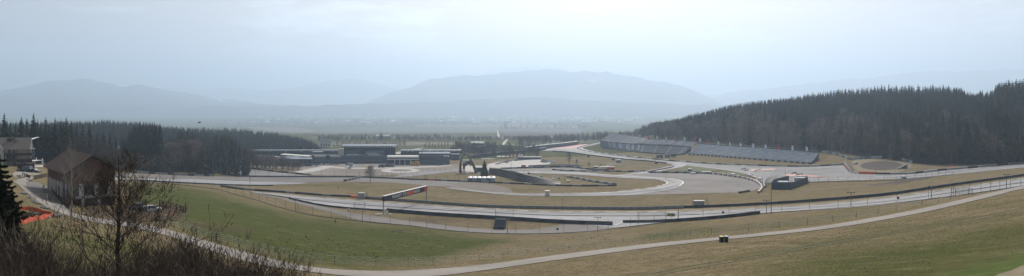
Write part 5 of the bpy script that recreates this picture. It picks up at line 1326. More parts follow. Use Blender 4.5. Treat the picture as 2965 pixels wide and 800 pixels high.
# infield boxes
for i,(u,v,w,h,l) in enumerate([(1531,506,6,6,'leftmost small white topped box on the infield right of the dark banked structure'),(1566,514,6,5,'second small box on the infield beside the dark structure top'),(1604,522,6,5,'third small box low on the infield near the loop'),(1605,516,4,4,'tiny dark box above the third infield box'),(1618,519,4,5,'tiny dark post box left of the pole inside the loop'),(1645,528,7,5,'box furthest right inside the loop'),(1704,455,7,7,'dark box between the climb and the infield path'),(1775,464,7,6,'dark green box left of the turquoise roofed hut'),(1900,474,8,5,'low dark cabin at the crossing below the left grandstand')]):
    p=at(u,v); k=1/pxm(p); mb=MB(); mb.box((0,0,-.2),(w*k,1.8,h*k+.1)); mb.box((0,0,h*k-.1),(w*k+.3,2.1,.25)); solo('marshal_box',mb,'rail_dark' if 'dark' in l else 'galv',l,'box',p)
p=at(1791,471); t=thing('hut','hut with a pale turquoise roof on the infield beside the climb','hut',p); k=1/pxm(p)
mb=MB(); mb.box((0,0,-.2),(11*k,4,2.4)); part('wall',mb,'blue_grey',t); mb=MB(); mb.box((0,0,2.2),(12*k,4.6,.5)); part('roof',mb,'bin_blue',t)
p=at(1910,458); 
for i,(u,v,w,l) in enumerate([(1910,458,20,'dark trailer leftmost in the row below the left grandstand'),(1933,456,16,'pale trailer in the row below the left grandstand'),(1950,454,16,'last dark trailer in the row below the left grandstand')]):
    p=at(u,v); k=1/pxm(p); t=thing('trailer',l,'trailer',p); mb=MB(); mb.box((0,0,.6),(w*k*.9,2.4,2.4)); part('body',mb,'blue_grey' if 'pale' in l else 'tyre_blue',t)
    for s in (-.25,.25):
        mb=MB(); x=w*k*s; mb.tube([(x,-1.3,.45),(x,1.3,.45)],.45,10); part('wheel',mb,'tyre',t)
# white roofed containers
p0=at(1354,525.5); 
for i in range(6):
    u=1361+i*13.4; v=525.5+i*.55-2.0; p=at(u,v); k=1/pxm(p)
    t=thing('container','white container with an arched cloth roof, one of the row before the conifer','container',p,0,'white containers before the conifer')
    w=12.6*k; h=hgt(p,514.5); mb=MB(); mb.box((0,0,-.3),(w,10,h+.3)); part('body',mb,'blue_grey' if i%2==0 else 'seat',t)
    mb=MB(); n=6
    for q in range(n):
        a0=math.pi*q/n;a1=math.pi*(q+1)/n; z0=h+.45*math.sin(a0);z1=h+.45*math.sin(a1); x0=-w*.46*math.cos(a0);x1=-w*.46*math.cos(a1); mb.quad((x0,-5.2,z0),(x1,-5.2,z1),(x1,5.2,z1),(x0,5.2,z0)); mb.tri((x0,-5.2,z0),(0,-5.2,h),(x1,-5.2,z1))
    part('roof',mb,'white',t)
# arch and bull sculpture
p=at(1354,502); D=p.y; t=thing('steel_arch','tall rusty steel arch straddling the mound beside the conifer','arch',p)
xs=lambda u:XY(u,D)-p.x; zs=lambda v:zv(v,D)-p.z
mb=MB(); ctrl=[(1334,503),(1333,488),(1334,470),(1338,456),(1345,447.5),(1351,446.5),(1357,452),(1364,465),(1372,482),(1380,501)]
sm_=smooth(ctrl,4); n=len(sm_); pts_=[Vector((xs(u),0,zs(v))) for u,v in sm_]; W_a=[2.7-1.9*math.sin(math.pi*i/(n-1))**.7 for i in range(n)]
for i in range(n-1):
    a,b=pts_[i],pts_[i+1]; d=(b-a).normalized(); q0=Vector((-d.z,0,d.x))*W_a[i]*.5;q1=Vector((-d.z,0,d.x))*W_a[i+1]*.5; y=Vector((0,1.6,0))
    mb.hexa([a-q0-y,a+q0-y,a+q0+y,a-q0+y,b-q1-y,b+q1-y,b+q1+y,b-q1+y])
part('arch_frame',mb,'rust',t)
mb=MB(); mb.box((xs(1334)+1,0,-1),(9,6,1.5)); mb.box((xs(1380),0,-1),(6,5,1.4)); part('footing',mb,'concrete',t)
# a plain rearing bull figure, one skinned body
def skin_body(name,nodes_,edges,parent,m,sub=1):
    me=bpy.data.meshes.new(name); me.from_pydata([n[:3] for n in nodes_],edges,[]); me.materials.append(M[m])
    o=link(name,me,parent); o.modifiers.new('skin','SKIN'); 
    if not me.skin_vertices: bpy.context.view_layer.objects.active=o
    sl_=me.skin_vertices[0].data
    for i,nd in enumerate(nodes_): sl_[i].radius=(nd[3],nd[3])
    sl_[0].use_root=True; s=o.modifiers.new('sub','SUBSURF'); s.levels=sub; s.render_levels=sub
    o.modifiers['skin'].use_smooth_shade=True
    return o
def S_(u,v,y,r): return (xs(u)-xs(1352),y,zs(v)-0,r)
bp_=Vector((p.x+xs(1352),p.y-1,p.z))
nd=[S_(1346,476,0,1.25),S_(1352,471.5,0,1.35),S_(1358,467,0,1.5),S_(1363,466,0,1.0),S_(1367,469,0,.62),S_(1370,471.5,0,.35),
 S_(1343,482,-.7,.75),S_(1341,490,-.8,.42),S_(1344,496.5,-.8,.28),
 S_(1345,483,.8,.75),S_(1344.5,491,.9,.4),S_(1347.5,497.5,.9,.28),
 S_(1361,473,-.7,.55),S_(1366,476,-.8,.35),S_(1365,480,-.8,.24),
 S_(1359,474,.8,.55),S_(1363,478.5,.9,.35),S_(1361,482,.9,.24),
 S_(1342,473,0,.25),S_(1339,478,0,.14)]
ed=[(0,1),(1,2),(2,3),(3,4),(4,5),(0,6),(6,7),(7,8),(0,9),(9,10),(10,11),(2,12),(12,13),(13,14),(2,15),(15,16),(16,17),(0,18),(18,19)]
bt=thing('bull_sculpture','dark steel bull figure rearing under the tall arch','sculpture',bp_)
try:
    skin_body('body',nd,ed,bt,'bull_grey')
except Exception as ex:
    print('skin failed',ex)
for sg in (-1,1):
    mb=MB(); b=Vector(S_(1365,467.3,sg*.4,0)[:3]); mb.tube([b,b+Vector((.5,sg*.9,.3)),b+Vector((1.1,sg*1.1,1.1))],[.22,.16,.03],6); part('horn',mb,'seat_pale',bt)
mb=MB(); mb.hexa([S_(1339,501,-2,0)[:3],S_(1350,501,-2,0)[:3],S_(1350,501,2,0)[:3],S_(1339,501,2,0)[:3],S_(1341,497.5,-1.4,0)[:3],S_(1348.5,498,-1.4,0)[:3],S_(1348.5,498,1.4,0)[:3],S_(1341,497.5,1.4,0)[:3]]); part('plinth',mb,'concrete',bt)
# dark cabin right of arch
p=at(1386,500); k=1/pxm(p); t=thing('cabin','dark blue cabin between the arch and the conifer','cabin',p); mb=MB(); mb.box((0,2,-.3),(20*k,6,15*k)); part('wall',mb,'steel_dark',t); mb=MB(); mb.box((0,2,15*k-.35),(21*k,6.6,.35)); part('roof',mb,'steel_blue',t)
# ------------------------------------------------------------------ cars
def car_mesh(L_=4.3,w=1.75,kind=0):
    """body outline with bonnet, cabin, boot, wheels and glass in one shape"""
    mb=MB(); h=w/2
    prof=[(-L_/2,.35),(-L_/2,.85),(-L_*.36,.95),(L_*.2,.92),(L_*.44,.78),(L_/2,.6),(L_/2,.3)] if kind==0 else [(-L_/2,.35),(-L_/2,1.0),(-L_*.3,1.05),(L_*.3,1.0),(L_*.46,.9),(L_/2,.65),(L_/2,.3)]
    n=len(prof)
    for i in range(n-1):
        (x0,z0),(x1,z1)=prof[i],prof[i+1]; mb.quad((x0,-h,z0),(x0,h,z0),(x1,h,z1),(x1,-h,z1))
    for s in (-h,h):
        b=len(mb.v); mb.v+=[(x,s,z) for x,z in prof]; mb.f.append(tuple(range(b,b+n)) if s<0 else tuple(range(b,b+n))[::-1]); mb.m.append(0)
    return mb
def cabin_mb(L_,w,top=1.45,base=.9,x0=-.34,x1=.22):
    mb=MB(); h=w/2*.96; g=w/2*.78
    mb.hexa([(L_*x0,-h,base),(L_*x1,-h,base),(L_*x1,h,base),(L_*x0,h,base),(L_*(x0+.09),-g,top),(L_*(x1-.14),-g,top),(L_*(x1-.14),g,top),(L_*(x0+.09),g,top)]); return mb
def car(p,rz,label,paint,kind='hatch',group=None,full=True,name='parked_car',cat='car'):
    L_,w,tp=(4.5,1.8,1.5) if kind!='van' else (4.9,1.9,2.0)
    t=thing(name,label,cat,p,rz,group)
    part('body',car_mesh(L_,w,0 if kind=='hatch' else 1),paint,t); part('window',cabin_mb(L_,w,tp,.9,-.46 if kind!='hatch' else -.36,.24),'glass',t)
    mb=MB(); mb.box((L_*(-.08 if kind=='hatch' else -.14),0,tp-.02),(L_*.3 if kind=='hatch' else L_*.44,w*.8,.05)); part('roof',mb,paint,t)
    for x in (-L_*.3,L_*.31):
        for y in (-w/2,w/2):
            mb=MB(); mb.tube([(x,y-.1,.32),(x,y+.1,.32)],.32,12); part('wheel',mb,'tyre',t)
    if full:
        for y in (-.6,.6):
            mb=MB(); mb.box((L_/2-.03,y,.58),(.08,.3,.14)); part('headlight',mb,'white',t)
        for y in (-.6,.6):
            mb=MB(); mb.box((-L_/2+.02,y,.68),(.06,.2,.2)); part('tail_light',mb,'red_panel',t)
    return t
car(at(98.5,500.5),.08,'dark sedan parked on the yard in front of the hotel terrace','car_dark')
car(at(73,498),math.pi+.05,'dark van parked left of the sedan beside the brown shed','car_dark','van')
car(at(447-8,613),.5,'white car parked among twigs beside the dark timber pen','car_white')
car(at(398,607),2.9,'pale silver car parked behind the upper alder branches','car_silver')
c0={}
r2=random.Random(4)
spots=[(1573,466),(1578,468),(1583,470),(1588,471),(1593,470),(1598,471),(1603,471.5),(1586,467.5),(1592,468),(1598,469),(1578,472),(1570,470),(1480,467.5),(1470,469),(1461,471),(1452,473),(1446,475),(1494,466.2),(1505,465.5),(1468,473),(1440,476.5),
 (878,481),(886,480),(894,479),(903,479),(912,478.5),(921,478.5),(930,478),(938,478),(948,478),(958,478.5),(966,478.5),(974,478),(899,482),(916,481.5),(1283,478),(1276,479),(1290,477.5),(1268,480)]
cols=['car_white','car_dark','car_silver','car_dark','car_white','car_red']; word={'car_white':'white','car_dark':'dark','car_silver':'silver','car_red':'red'}
for i,(u,v) in enumerate(spots):
    c=cols[r2.randrange(6)]; 
    where='parking area before the far wall' if u>1400 else ('row by the pit building left of the gravel yard' if u<1100 else 'corner of the gravel yard near the hall')
    lab='small %s car parked in the %s'%(word[c],where); g='%s cars in the %s'%(word[c],where)
    if c not in c0:
        c0[c]=car(at(u,v),r2.uniform(0,3.1),lab,c,'hatch',g,False)
    else:
        q=copy_tree(c0[c],at(u,v),r2.uniform(0,3.1),lab); q['group']=g
# trucks on the gravel yard
for (u,v,w,l,m) in ((1105,486,18,'dark truck leftmost on the gravel yard above the circle','tyre_blue'),(1122,484.5,14,'taller dark truck in the middle above the circle','rail_dark'),(1136,485,12,'small dark truck right end above the circle','blue_grey'),(1012,482,20,'pale lorry among debris left of the lone tree','galv')):
    p=at(u,v); k=1/pxm(p); t=thing('truck',l,'truck',p); h=7*k
    mb=MB(); mb.box((w*k*.1,0,.9),(w*k*.75,2.4,h)); part('cargo_box',mb,m,t); mb=MB(); mb.box((-w*k*.4,0,.5),(w*k*.2,2.3,h*.85)); part('cab',mb,'tyre_blue',t)
    for s in (-.38,.1,.35):
        mb=MB(); mb.tube([(w*k*s,-1.25,.5),(w*k*s,1.25,.5)],.5,10); part('wheel',mb,'tyre',t)
# rubble heaps left of the tree
r2=random.Random(6)
for i in range(14):
    u=1003+r2.uniform(0,26); v=480+r2.uniform(0,11)-(u-1003)*.12; p=at(u,v); mb=MB(); s=r2.uniform(.7,1.6)
    mb.tube([(-s,0,.2),(-s*.3,.1,s*.6),(s*.5,0,s*.55),(s,0,.1)],[s*.3,s*.6,s*.5,s*.2],6); solo('block_pile',mb,'white' if r2.random()<.5 else 'rock','heap of pale blocks on the gravel yard left of the lone tree','pile',p,'block piles on the gravel yard')
# white posts with banners at the parking
for i,(u,h0,h1,m) in enumerate([(1473,457,449,'red_panel'),(1479,457,448.5,'white'),(1488,456,447.5,'white'),(1495,456,447,'red_panel'),(1502,455,446.5,'white'),(1509,455,446,'white')]):
    flag(u,h1,h0,at(u,464).y,m=='red_panel','red upright banner at the back of the parking area' if m=='red_panel' else 'white upright banner at the back of the parking area','red banners at the parking' if m=='red_panel' else 'white banners at the parking')
t,o=bld('low blue building with a pale roof at the back of the parking area',1530,at(1530,463).y,'pavilion','building'); D=o.y
blk(t,o,'wall','steel_blue',1498,1566,None,456.5,D,8); blk(t,o,'roof','seat_pale',1496,1568,456.5,455,D,10,-1)
# screened enclosure with two containers
def scr(px,h,label,m='tyre_blue',name='screen_fence',cat='screen'):
    w=line(px,2.4); o=w[0].copy(); t=thing(name,label,cat,o); mb=MB(); wallmesh(mb,rel(w,o),-.3,h,.15,None,1,0,.03); part('panel',mb,m,t)
    pm=MB(); pm.box((0,.12,-.3),(.1,.1,h+.6)); me=pm.mesh('post','post')
    for q in rel(w,o)[::2]: link('post',me,t,q)
    return t
scr([(2234,549.5),(2262,549.5),(2290,549.5)],3.6,'dark blue screen along the front left of the enclosure')
scr([(2234,549),(2240,538),(2262,531),(2284,525)],3.2,'dark screen climbing the left back of the enclosure')
scr([(2288,549.5),(2310,541),(2322,536),(2337,531)],3.2,'dark screen along the slanting right side of the enclosure')
scr([(2337,531),(2337,524),(2305,523)],2.6,'dark screen at the right back corner of the enclosure')
p=at(2273,548.5); t=thing('container','long white roofed container at the front of the dark enclosure','container',p); k=1/pxm(p)
mb=MB(); mb.box((0,1.8,0),(29*k,2.6,3.4)); part('body',mb,'rail_dark',t); mb=MB(); mb.box((0,1.8,3.4),(30*k,2.9,.5)); part('roof',mb,'white',t)
p=at(2320,532); t=thing('container','white roofed container at the back right of the dark enclosure','container',p)
mb=MB(); mb.box((0,1.5,0),(27*k*1.1,2.6,2.8)); part('body',mb,'galv',t); mb=MB(); mb.box((0,1.5,2.8),(28.5*k*1.1,2.9,.5)); part('roof',mb,'white',t)
p=at(2301,537); mb=MB(); mb.box((0,0,0),(1.6,1.4,1.3)); mb.box((0,0,1.3),(1.8,1.6,.2)); solo('marshal_box',mb,'red_panel','small red box inside the dark enclosure','box',p)
catch_fence([(2216,543),(2225,536),(2235,531),(2250,527)],'fence of tall posts left of the dark enclosure',4,2.6,6,'post',False,1,.12)
catch_fence([(2243,527),(2330,528.5),(2450,526.5),(2550,524.5),(2640,519.5),(2700,512.5),(2760,506.5)],'fence of thin posts along the near edge of the right hand track',2.6,6,5,'post',False)
catch_fence([(2534,504),(2590,504),(2640,502.5),(2700,496)],'fence of thin dark posts in front of the dark pit',3.2,5,5,'post',False)
for u,v,w,h,l,m in ((2007,505,12,5,'white topped marshal cabin on the tyre wall above the big run-off','galv'),(2046,502,26,5,'wide pale cabin group above the big run-off','seat_pale'),(2122,510,8,8,'grey cabinet on the tyre wall at the right of the big run-off','galv'),(1997,496,9,8,'dark cabinet left of the pale cabins by the run-off','rail_dark'),(2200,523,8,8,'grey cabinet at the start of the red and white curl','galv'),(2499,461,6,4,'small blue box on the concrete rim wall','bin_blue'),(2473,477,4,6,'small upright box at the left rim of the dark pit','galv'),(2480,476,3,7,'slim dark cabinet at the left rim of the dark pit','rail_dark'),(2617,519,9,10,'grey marshal cabin on the near edge of the right hand track','galv')):
    p=at(u,v); k=1/pxm(p); t=thing('marshal_cabin',l,'cabin',p); mb=MB(); mb.box((0,0,-.2),(w*k,2,h*k*.85)); part('body',mb,m,t); mb=MB(); mb.box((0,0,h*k*.85-.2),(w*k+.3,2.3,.3)); part('roof',mb,'white',t)
for px in ([(2146,492),(2160,489.5)],[(2152,496),(2167,493.5)],[(2186,496),(2203,492.5)],[(2293,504),(2306,501.5)],[(2306,508.5),(2324,505.5)]):
    w=line(px,2); o=w[0].copy(); mb=MB(); wallmesh(mb,rel(w,o),0,.7,.6,None,1,0,.05); solo('tyre_stack',mb,'tyre','short dark loose barrier lying on the grey asphalt by the red strips','barrier',o,'loose barriers on the asphalt')
w=line([(2140,560),(2155,557.5),(2170,555)],2); o=w[0].copy(); mb=MB(); wallmesh(mb,rel(w,o),0,.9,.8,None,1,0,.05); solo('tyre_stack',mb,'tyre','short dark barrier at the bottom right of the big run-off','barrier',o)
# stepped scaffold ramp beside the pit
p=at(2600,492); k=1/pxm(p); t=thing('scaffold_ramp','grey scaffold ramp with a green strip beside the dark pit','ramp',p)
w_=40*k; mb=MB(); mb.hexa([(0,0,0),(w_,4,0),(w_,5.4,0),(0,1.4,0),(0,0,.8),(w_,4,3.4),(w_,5.4,3.4),(0,1.4,.8)]); part('deck',mb,'concrete',t)
mb=MB(); mb.hexa([(w_*.4,1.55,.9),(w_*.8,3.15,.9),(w_*.8,3.1,1.9),(w_*.4,1.5,1.3),(w_*.4,1.45,1.5),(w_*.8,3.05,2.4),(w_*.8,3.1,2.5),(w_*.4,1.5,1.6)]); part('green_strip',mb,'sign_green',t)
mb=MB()
for i in range(12):
    s=i/11; x=w_*s; y=4*s; z=.8+2.6*s; mb.beam((x,y,z),(x,y,z+1.1),.08); 
mb.beam((0,0,1.9),(w_,4,4.5),.1); part('handrail',mb,'post',t)
# ------------------------------------------------------------------ barn
cn=Vector((XY(200,157),157,0)); zb=zv(602,157); sv=Vector((-19,20,0)); L_s=sv.length; gv=Vector((.72,.69,0)).normalized(); Wg=9.5
ze=zv(498,157); zr=zv(452,160.2)
cn.z=zb; t=thing('barn','large dark brick and timber barn with a brown tiled gable roof','barn',cn)
sd=sv.normalized()
def Bn(g,s,z,off=0): # g along the gable, s along the side, z above sea
    return gv*g+sd*s+Vector((0,0,z-zb))
def quadbox(mb,pts,n_,th):
    mb.hexa([q for q in pts]+[q+n_*th for q in pts])
mb=MB(); mb.hexa([Bn(0,0,zb-1.5),Bn(Wg,0,zb-1.5),Bn(Wg,L_s,zb-1.5),Bn(0,L_s,zb-1.5),Bn(0,0,ze),Bn(Wg,0,ze),Bn(Wg,L_s,ze),Bn(0,L_s,ze)])
mb.tri(Bn(0,0,ze),Bn(Wg,0,ze),Bn(Wg/2,0,zr-.3)); mb.tri(Bn(Wg,L_s,ze),Bn(0,L_s,ze),Bn(Wg/2,L_s,zr-.3)); part('wall',mb,'wood_wall',t)
mb=MB(); e=.85; slope=(zr-ze)/(Wg/2)
for sg in (0,1):
    g0=-e if sg==0 else Wg+e; z0=ze-slope*e; a=Bn(g0,-e,z0);b=Bn(g0,L_s+e,z0);c=Bn(Wg/2,L_s+e,zr);d_=Bn(Wg/2,-e,zr); up=Vector((0,0,.28))
    mb.hexa([a,b,c,d_,a+up,b+up,c+up,d_+up])
rf=part('roof',mb,'roof_brown',t)
mb=MB()
for q in range(18):
    s=-e+(L_s+2*e)*q/17
    mb.beam(Bn(-e,s,ze-slope*e+.33),Bn(Wg/2,s,zr+.33),.05,.05)
for q in range(12):
    f_=q/11; mb.beam(Bn(-e+(Wg/2+e)*f_,-e,ze-slope*e+(zr-ze+slope*e)*f_+.31),Bn(-e+(Wg/2+e)*f_,L_s+e,ze-slope*e+(zr-ze+slope*e)*f_+.31),.06,.05)
part('tile_courses',mb,'wood_dark',rf)
mb=MB(); mb.beam(Bn(-e,-e-.05,ze-slope*e+.1),Bn(Wg/2,-e-.05,zr+.1),.12,.35); mb.beam(Bn(Wg+e,-e-.05,ze-slope*e+.1),Bn(Wg/2,-e-.05,zr+.1),.12,.35); part('barge_board',mb,'wood_dark',rf)
mb=MB(); mb.hexa([Bn(-e+2.4,-e-.1,ze+.2),Bn(Wg+e-3.0,-e-.1,ze+.2),Bn(Wg+e-3.0,-e+.2,ze+.2),Bn(-e+2.4,-e+.2,ze+.2),Bn(Wg*.42,-e-.1,ze+.9),Bn(Wg*.6,-e-.1,ze+.9),Bn(Wg*.6,-e+.2,ze+.9),Bn(Wg*.42,-e+.2,ze+.9)]) if False else None
def gp(mb,g0,g1,z0,z1,th=.12):   # panel on the gable wall
    n_=-sd; quadbox(mb,[Bn(g0,0,z0),Bn(g1,0,z0),Bn(g1,0,z1),Bn(g0,0,z1)],n_,th)
def sp(mb,s0,s1,z0,z1,th=.12):
    n_=-gv; quadbox(mb,[Bn(0,s0,z0),Bn(0,s1,z0),Bn(0,s1,z1),Bn(0,s0,z1)],n_,th)
zz=lambda v:zv(v,160)
for g0 in (2.0,5.15,8.0):
    mb=MB(); gp(mb,g0,g0+.9,zz(565),zz(532),.16); part('pillar',mb,'plaster',t)
for g0 in (2.5,5.8):
    mb=MB(); gp(mb,g0,g0+.6,zz(599),zz(573),.16); part('pillar',mb,'plaster',t)
mb=MB(); gp(mb,1.2,Wg,zz(573),zz(565.5),.2); part('ledge',mb,'concrete',t)
for g0,g1 in ((.5,1.7),(3.3,4.8),(6.4,7.7)):
    mb=MB(); gp(mb,g0,g1,zz(563),zz(536),.06); part('window',mb,'glass',t)
for g0,g1 in ((.6,2.2),(3.4,5.4),(6.7,9.0)):
    mb=MB(); gp(mb,g0,g1,zz(599),zz(576),.06); part('door',mb,'wood_dark',t)
for s0 in (3,7.5,9.5,13,16.5,18.5,22.5,24.5):
    mb=MB(); zc=ze-3.2; sp(mb,s0,s0+.75,zc-3.4,zc,.1); part('pillar',mb,'plaster',t)
for s0 in (1.2,4.6,11,14.6,20.2):
    mb=MB(); sp(mb,s0,s0+1.6,ze-5.8,ze-3.4,.06); part('window',mb,'glass',t)
mb=MB()
for s0 in np.arange(1,26,2.1): mb=MB(); sp(mb,s0,s0+.22,ze-2.8,ze-.3,.1); part('timber_post',mb,'wood_dark',t)
# ------------------------------------------------------------------ hotel
D=266; t,o=bld('three storey white hotel with brown balconies and a grey roof at the left edge','50',D) if False else (None,None)
X=XY(50,D); o=Vector((X,D,gz(X,D))); t=thing('hotel','three storey white hotel with brown balconies and a grey roof at the left edge','hotel',o)
def hb(name,m,u0,u1,vb,vt,dep,y0=0): return blk(t,o,name,m,u0,u1,vb,vt,D,dep,y0)
hb('wall','plaster',-60,92,None,431,12)
mb=MB(); x0,x1=XY(-70,D),XY(98,D); r0,r1=XY(-70,D),XY(78,D); z0=zv(432,D);z1=zv(401,D)
kk=o.x/o.y; mb.hexa([(x0,D-2.2,z0),(x1,D-2.2,z0),(x1+14*kk,D+14,z0),(x0+14*kk,D+14,z0),(r0+5.6*kk,D+5.6,z1),(r1+3*kk,D+5.6,z1),(r1+3.5*kk,D+6.2,z1),(r0+6*kk,D+6.2,z1)]); rf=part('roof',mb,'roof_grey',t,o)
mb=MB(); xx0,xx1=XY(3,D),XY(17,D); mb.hexa([(xx0,D+3,zv(411,D)),(xx1,D+3,zv(411,D)),(xx1,D+5,zv(411,D)),(xx0,D+5,zv(411,D)),(xx0,D+3,zv(401.5,D)),(xx1,D+3,zv(401.5,D)),(xx1,D+5,zv(401.5,D)),(xx0,D+5,zv(401.5,D))]); part('chimney',mb,'wood_dark',rf,o)
mb=MB(); xx0,xx1=XY(28,D),XY(35,D); mb.hexa([(xx0,D+2,zv(412,D)),(xx1,D+2,zv(412,D)),(xx1,D+3.5,zv(412,D)),(xx0,D+3.5,zv(412,D)),(xx0,D+2,zv(406,D)),(xx1,D+2,zv(406,D)),(xx1,D+3.5,zv(406,D)),(xx0,D+3.5,zv(406,D))]); part('chimney',mb,'roof_grey',rf,o)
for vb,vt in ((448.5,443),(465,460)):
    hb('balcony','wood_dark',12,93,vb,vt,.15,-1.9); hb('balcony_floor','wood_dark',12,93,vb+.9,vb+.1,1.9,-1.9)
for u in (13,30,48,80,86): 
    x=XY(u,D)-1.8*kk; mb=MB(); mb.box((x,D-1.8,zv(466,D)),(.16,.16,zv(432,D)-zv(466,D))); part('balcony_post',mb,'wood_dark',t,o)
for (u0,u1,vb,vt) in ((22,29,443,433),(37,44,443,433),(37,44,460,450),(20,27,460,450),(60,66,476,470),(40,45,484,471)):
    f_=hb('window','glass',u0,u1,vb,vt,.1,-.1)
hb('ground_floor_band','wood_dark',50,92,470,466.5,.3,-.4)
# white side wing
X=XY(-8,250); o2=Vector((X,250,gz(X,250))); t2=thing('annex','white gable end of a house cut by the left edge','house',o2)
mb=MB(); x0,x1=XY(-45,250),XY(9,250); zb2=o2.z-1; za=zv(436,250); zt=zv(408,250); xm=XY(-14,250)
dk=12*o2.x/o2.y; mb.hexa([(x0,250,zb2),(x1,250,zb2),(x1+dk,262,zb2),(x0+dk,262,zb2),(x0,250,za),(x1,250,za),(x1+dk,262,za),(x0+dk,262,za)]); mb.tri((x0,250,za),(x1,250,za),(xm,250,zt)); part('wall',mb,'plaster',t2,o2)
mb=MB(); mb.hexa([(x1+.5,249.5,za-.3),(xm,249.5,zt),(xm+dk,262,zt),(x1+dk,262,za-.3),(x1+.5,249.5,za),(xm,249.5,zt+.3),(xm+dk,262,zt+.3),(x1+dk,262,za)]); mb.hexa([(xm,249.5,zt),(x0,249.5,za-.3),(x0+dk,262,za-.3),(xm+dk,262,zt),(xm,249.5,zt+.3),(x0,249.5,za),(x0+dk,262,za),(xm+dk,262,zt+.3)]); part('roof',mb,'roof_grey',t2,o2)
# grey roof behind the hotel
X=XY(84,285); o2=Vector((X,285,gz(X,285))); t2=thing('outbuilding','small building with a pale metal roof showing behind the right end of the hotel','building',o2)
blk(t2,o2,'wall','steel_blue',72,101,None,432,285,8); D2=285
mb=MB(); a0,a1=XY(70,D2),XY(96,D2); mb.hexa([(a0+.5,D2-3,zv(407,D2)),(a1,D2-3,zv(407.5,D2)),(a1-3,D2+8,zv(400,D2)),(a0,D2+8,zv(400,D2)),(a0+.5,D2-3,zv(406.5,D2)),(a1,D2-3,zv(407,D2)),(a1-3,D2+8,zv(399.3,D2)),(a0,D2+8,zv(399.3,D2))]); part('roof',mb,'offwhite',t2,o2)
# brown shed, canopy, parasols, terrace
p=at(70,490); k=1/pxm(p); t=thing('shed','dark brown board shed between the hotel and the parked cars','shed',p)
mb=MB(); mb.box((0,1,-.3),(33*k,3,17*k)); part('wall',mb,'wood_dark',t); mb=MB(); mb.box((0,1,17*k-.35),(35*k,3.6,.25)); part('roof',mb,'wood_dark',t); mb=MB(); mb.box((-3*k,.9,17*k-.1),(14*k,1.4,3.4*k)); part('vent_box',mb,'wood_dark',t)
for i in range(6): mb=MB(); mb.box((-14*k+i*5.6*k,-.53,0),(.08,.05,15*k)); part('board_strip',mb,'wood_wall',t)
p=at(93,483.5); k=1/pxm(p); t=thing('terrace_canopy','white frame canopy with glass sides on the hotel terrace','canopy',p)
mb=MB(); mb.box((0,1.5,16.5*k),(22*k,4,.25)); part('roof',mb,'white',t)
for x in (-10*k,-3.3*k,3.3*k,10*k): mb=MB(); mb.box((x,-.4,0),(.1,.1,16.5*k)); part('post',mb,'white',t)
mb=MB(); mb.box((0,3.2,1.0),(20*k,.06,12*k)); part('glass_screen',mb,'glass',t)
for u,vt,l in ((105,455.5,'closed white parasol nearest the canopy on the terrace'),(123,457,'closed white parasol nearest the barn on the terrace')):
    p=at(u,481.5); h=hgt(p,vt); t=thing('parasol',l,'parasol',p); mb=MB(); mb.tube([(0,0,0),(0,0,h)],.05,6); part('pole',mb,'galv',t)
    mb=MB(); mb.tube([(0,0,h*.3),(0,0,h*.5),(0,0,h*.85),(0,0,h*.98)],[.22,.3,.2,.04],8); part('canopy',mb,'white',t)
w=line([(88,484.5),(110,483.5),(138,482.5)],2); o=w[0].copy(); mb=MB(); wallmesh(mb,rel(w,o),-.3,.7,.4); solo('terrace_wall',mb,'offwhite','low pale wall along the hotel terrace edge','wall',o)
for i in range(7):
    u=92+i*6.6; p=at(u,480.8+(i%2)*1.2); t=thing('terrace_table','small table with chairs behind the low terrace wall','table',p,0,'tables on the hotel terrace'); mb=MB(); mb.box((0,0,.95),(1.1,.8,.06)); part('table_top',mb,'rail_dark',t)
    mb=MB(); mb.tube([(0,0,0),(0,0,.95)],.06,6); part('leg',mb,'rail_dark',t)
def rail_fence(px,label,h=1.1,step=2.2,rails=3,m='wood_dark'):
    w=line(px,step); o=w[0].copy(); r=rel(w,o); t=thing('rail_fence',label,'fence',o)
    pm=MB(); pm.box((0,0,-.3),(.16,.16,h+.35)); me=pm.mesh('post',m)
    for q in r: link('post',me,t,q)
    for k in range(rails):
        z=h*(k+.8)/rails; mb=MB(); wallmesh(mb,r,z-.07,z+.07,.06); part('rail',mb,m,t)
rail_fence([(99,520),(112,517.5),(124,515),(139,512.5)],'wooden rail fence between the yard and the barn corner',1.2,2.4)
rail_fence([(66,510),(76,513),(86,518)],'wooden post fence beside the path below the parked cars',1.0,2.4,1)
rail_fence([(462,598),(492,606),(520,612),(537,618),(538,606)],'dark timber pen at the edge of the lawn behind the alder',1.7,1.8,3)
rail_fence([(152,557),(175,586),(200,607)],'low rail along the barn side of the yard',.9,3,1)
p=at(127,565); t=thing('direction_post','post with a small sign board at the barn corner of the yard','sign',p); mb=MB(); mb.tube([(0,0,-.2),(0,0,hgt(p,536))],.07,6); part('post',mb,'post',t); mb=MB(); mb.box((0,-.1,hgt(p,546)),(.5,.06,.9)); part('panel',mb,'galv',t)
p=at(88,577); t=thing('barrier_gate','low metal barrier frame across the path edge by the netting','gate',p); mb=MB(); k=1/pxm(p); mb.beam((0,0,0),(0,0,1.0),.08); mb.beam((3.2,.5,0),(3.2,.5,1.0),.08); part('post',mb,'galv',t); mb=MB(); mb.beam((0,0,1.0),(3.2,.5,1.0),.07); mb.beam((0,0,.5),(3.2,.5,.5),.05); part('rail',mb,'galv',t)
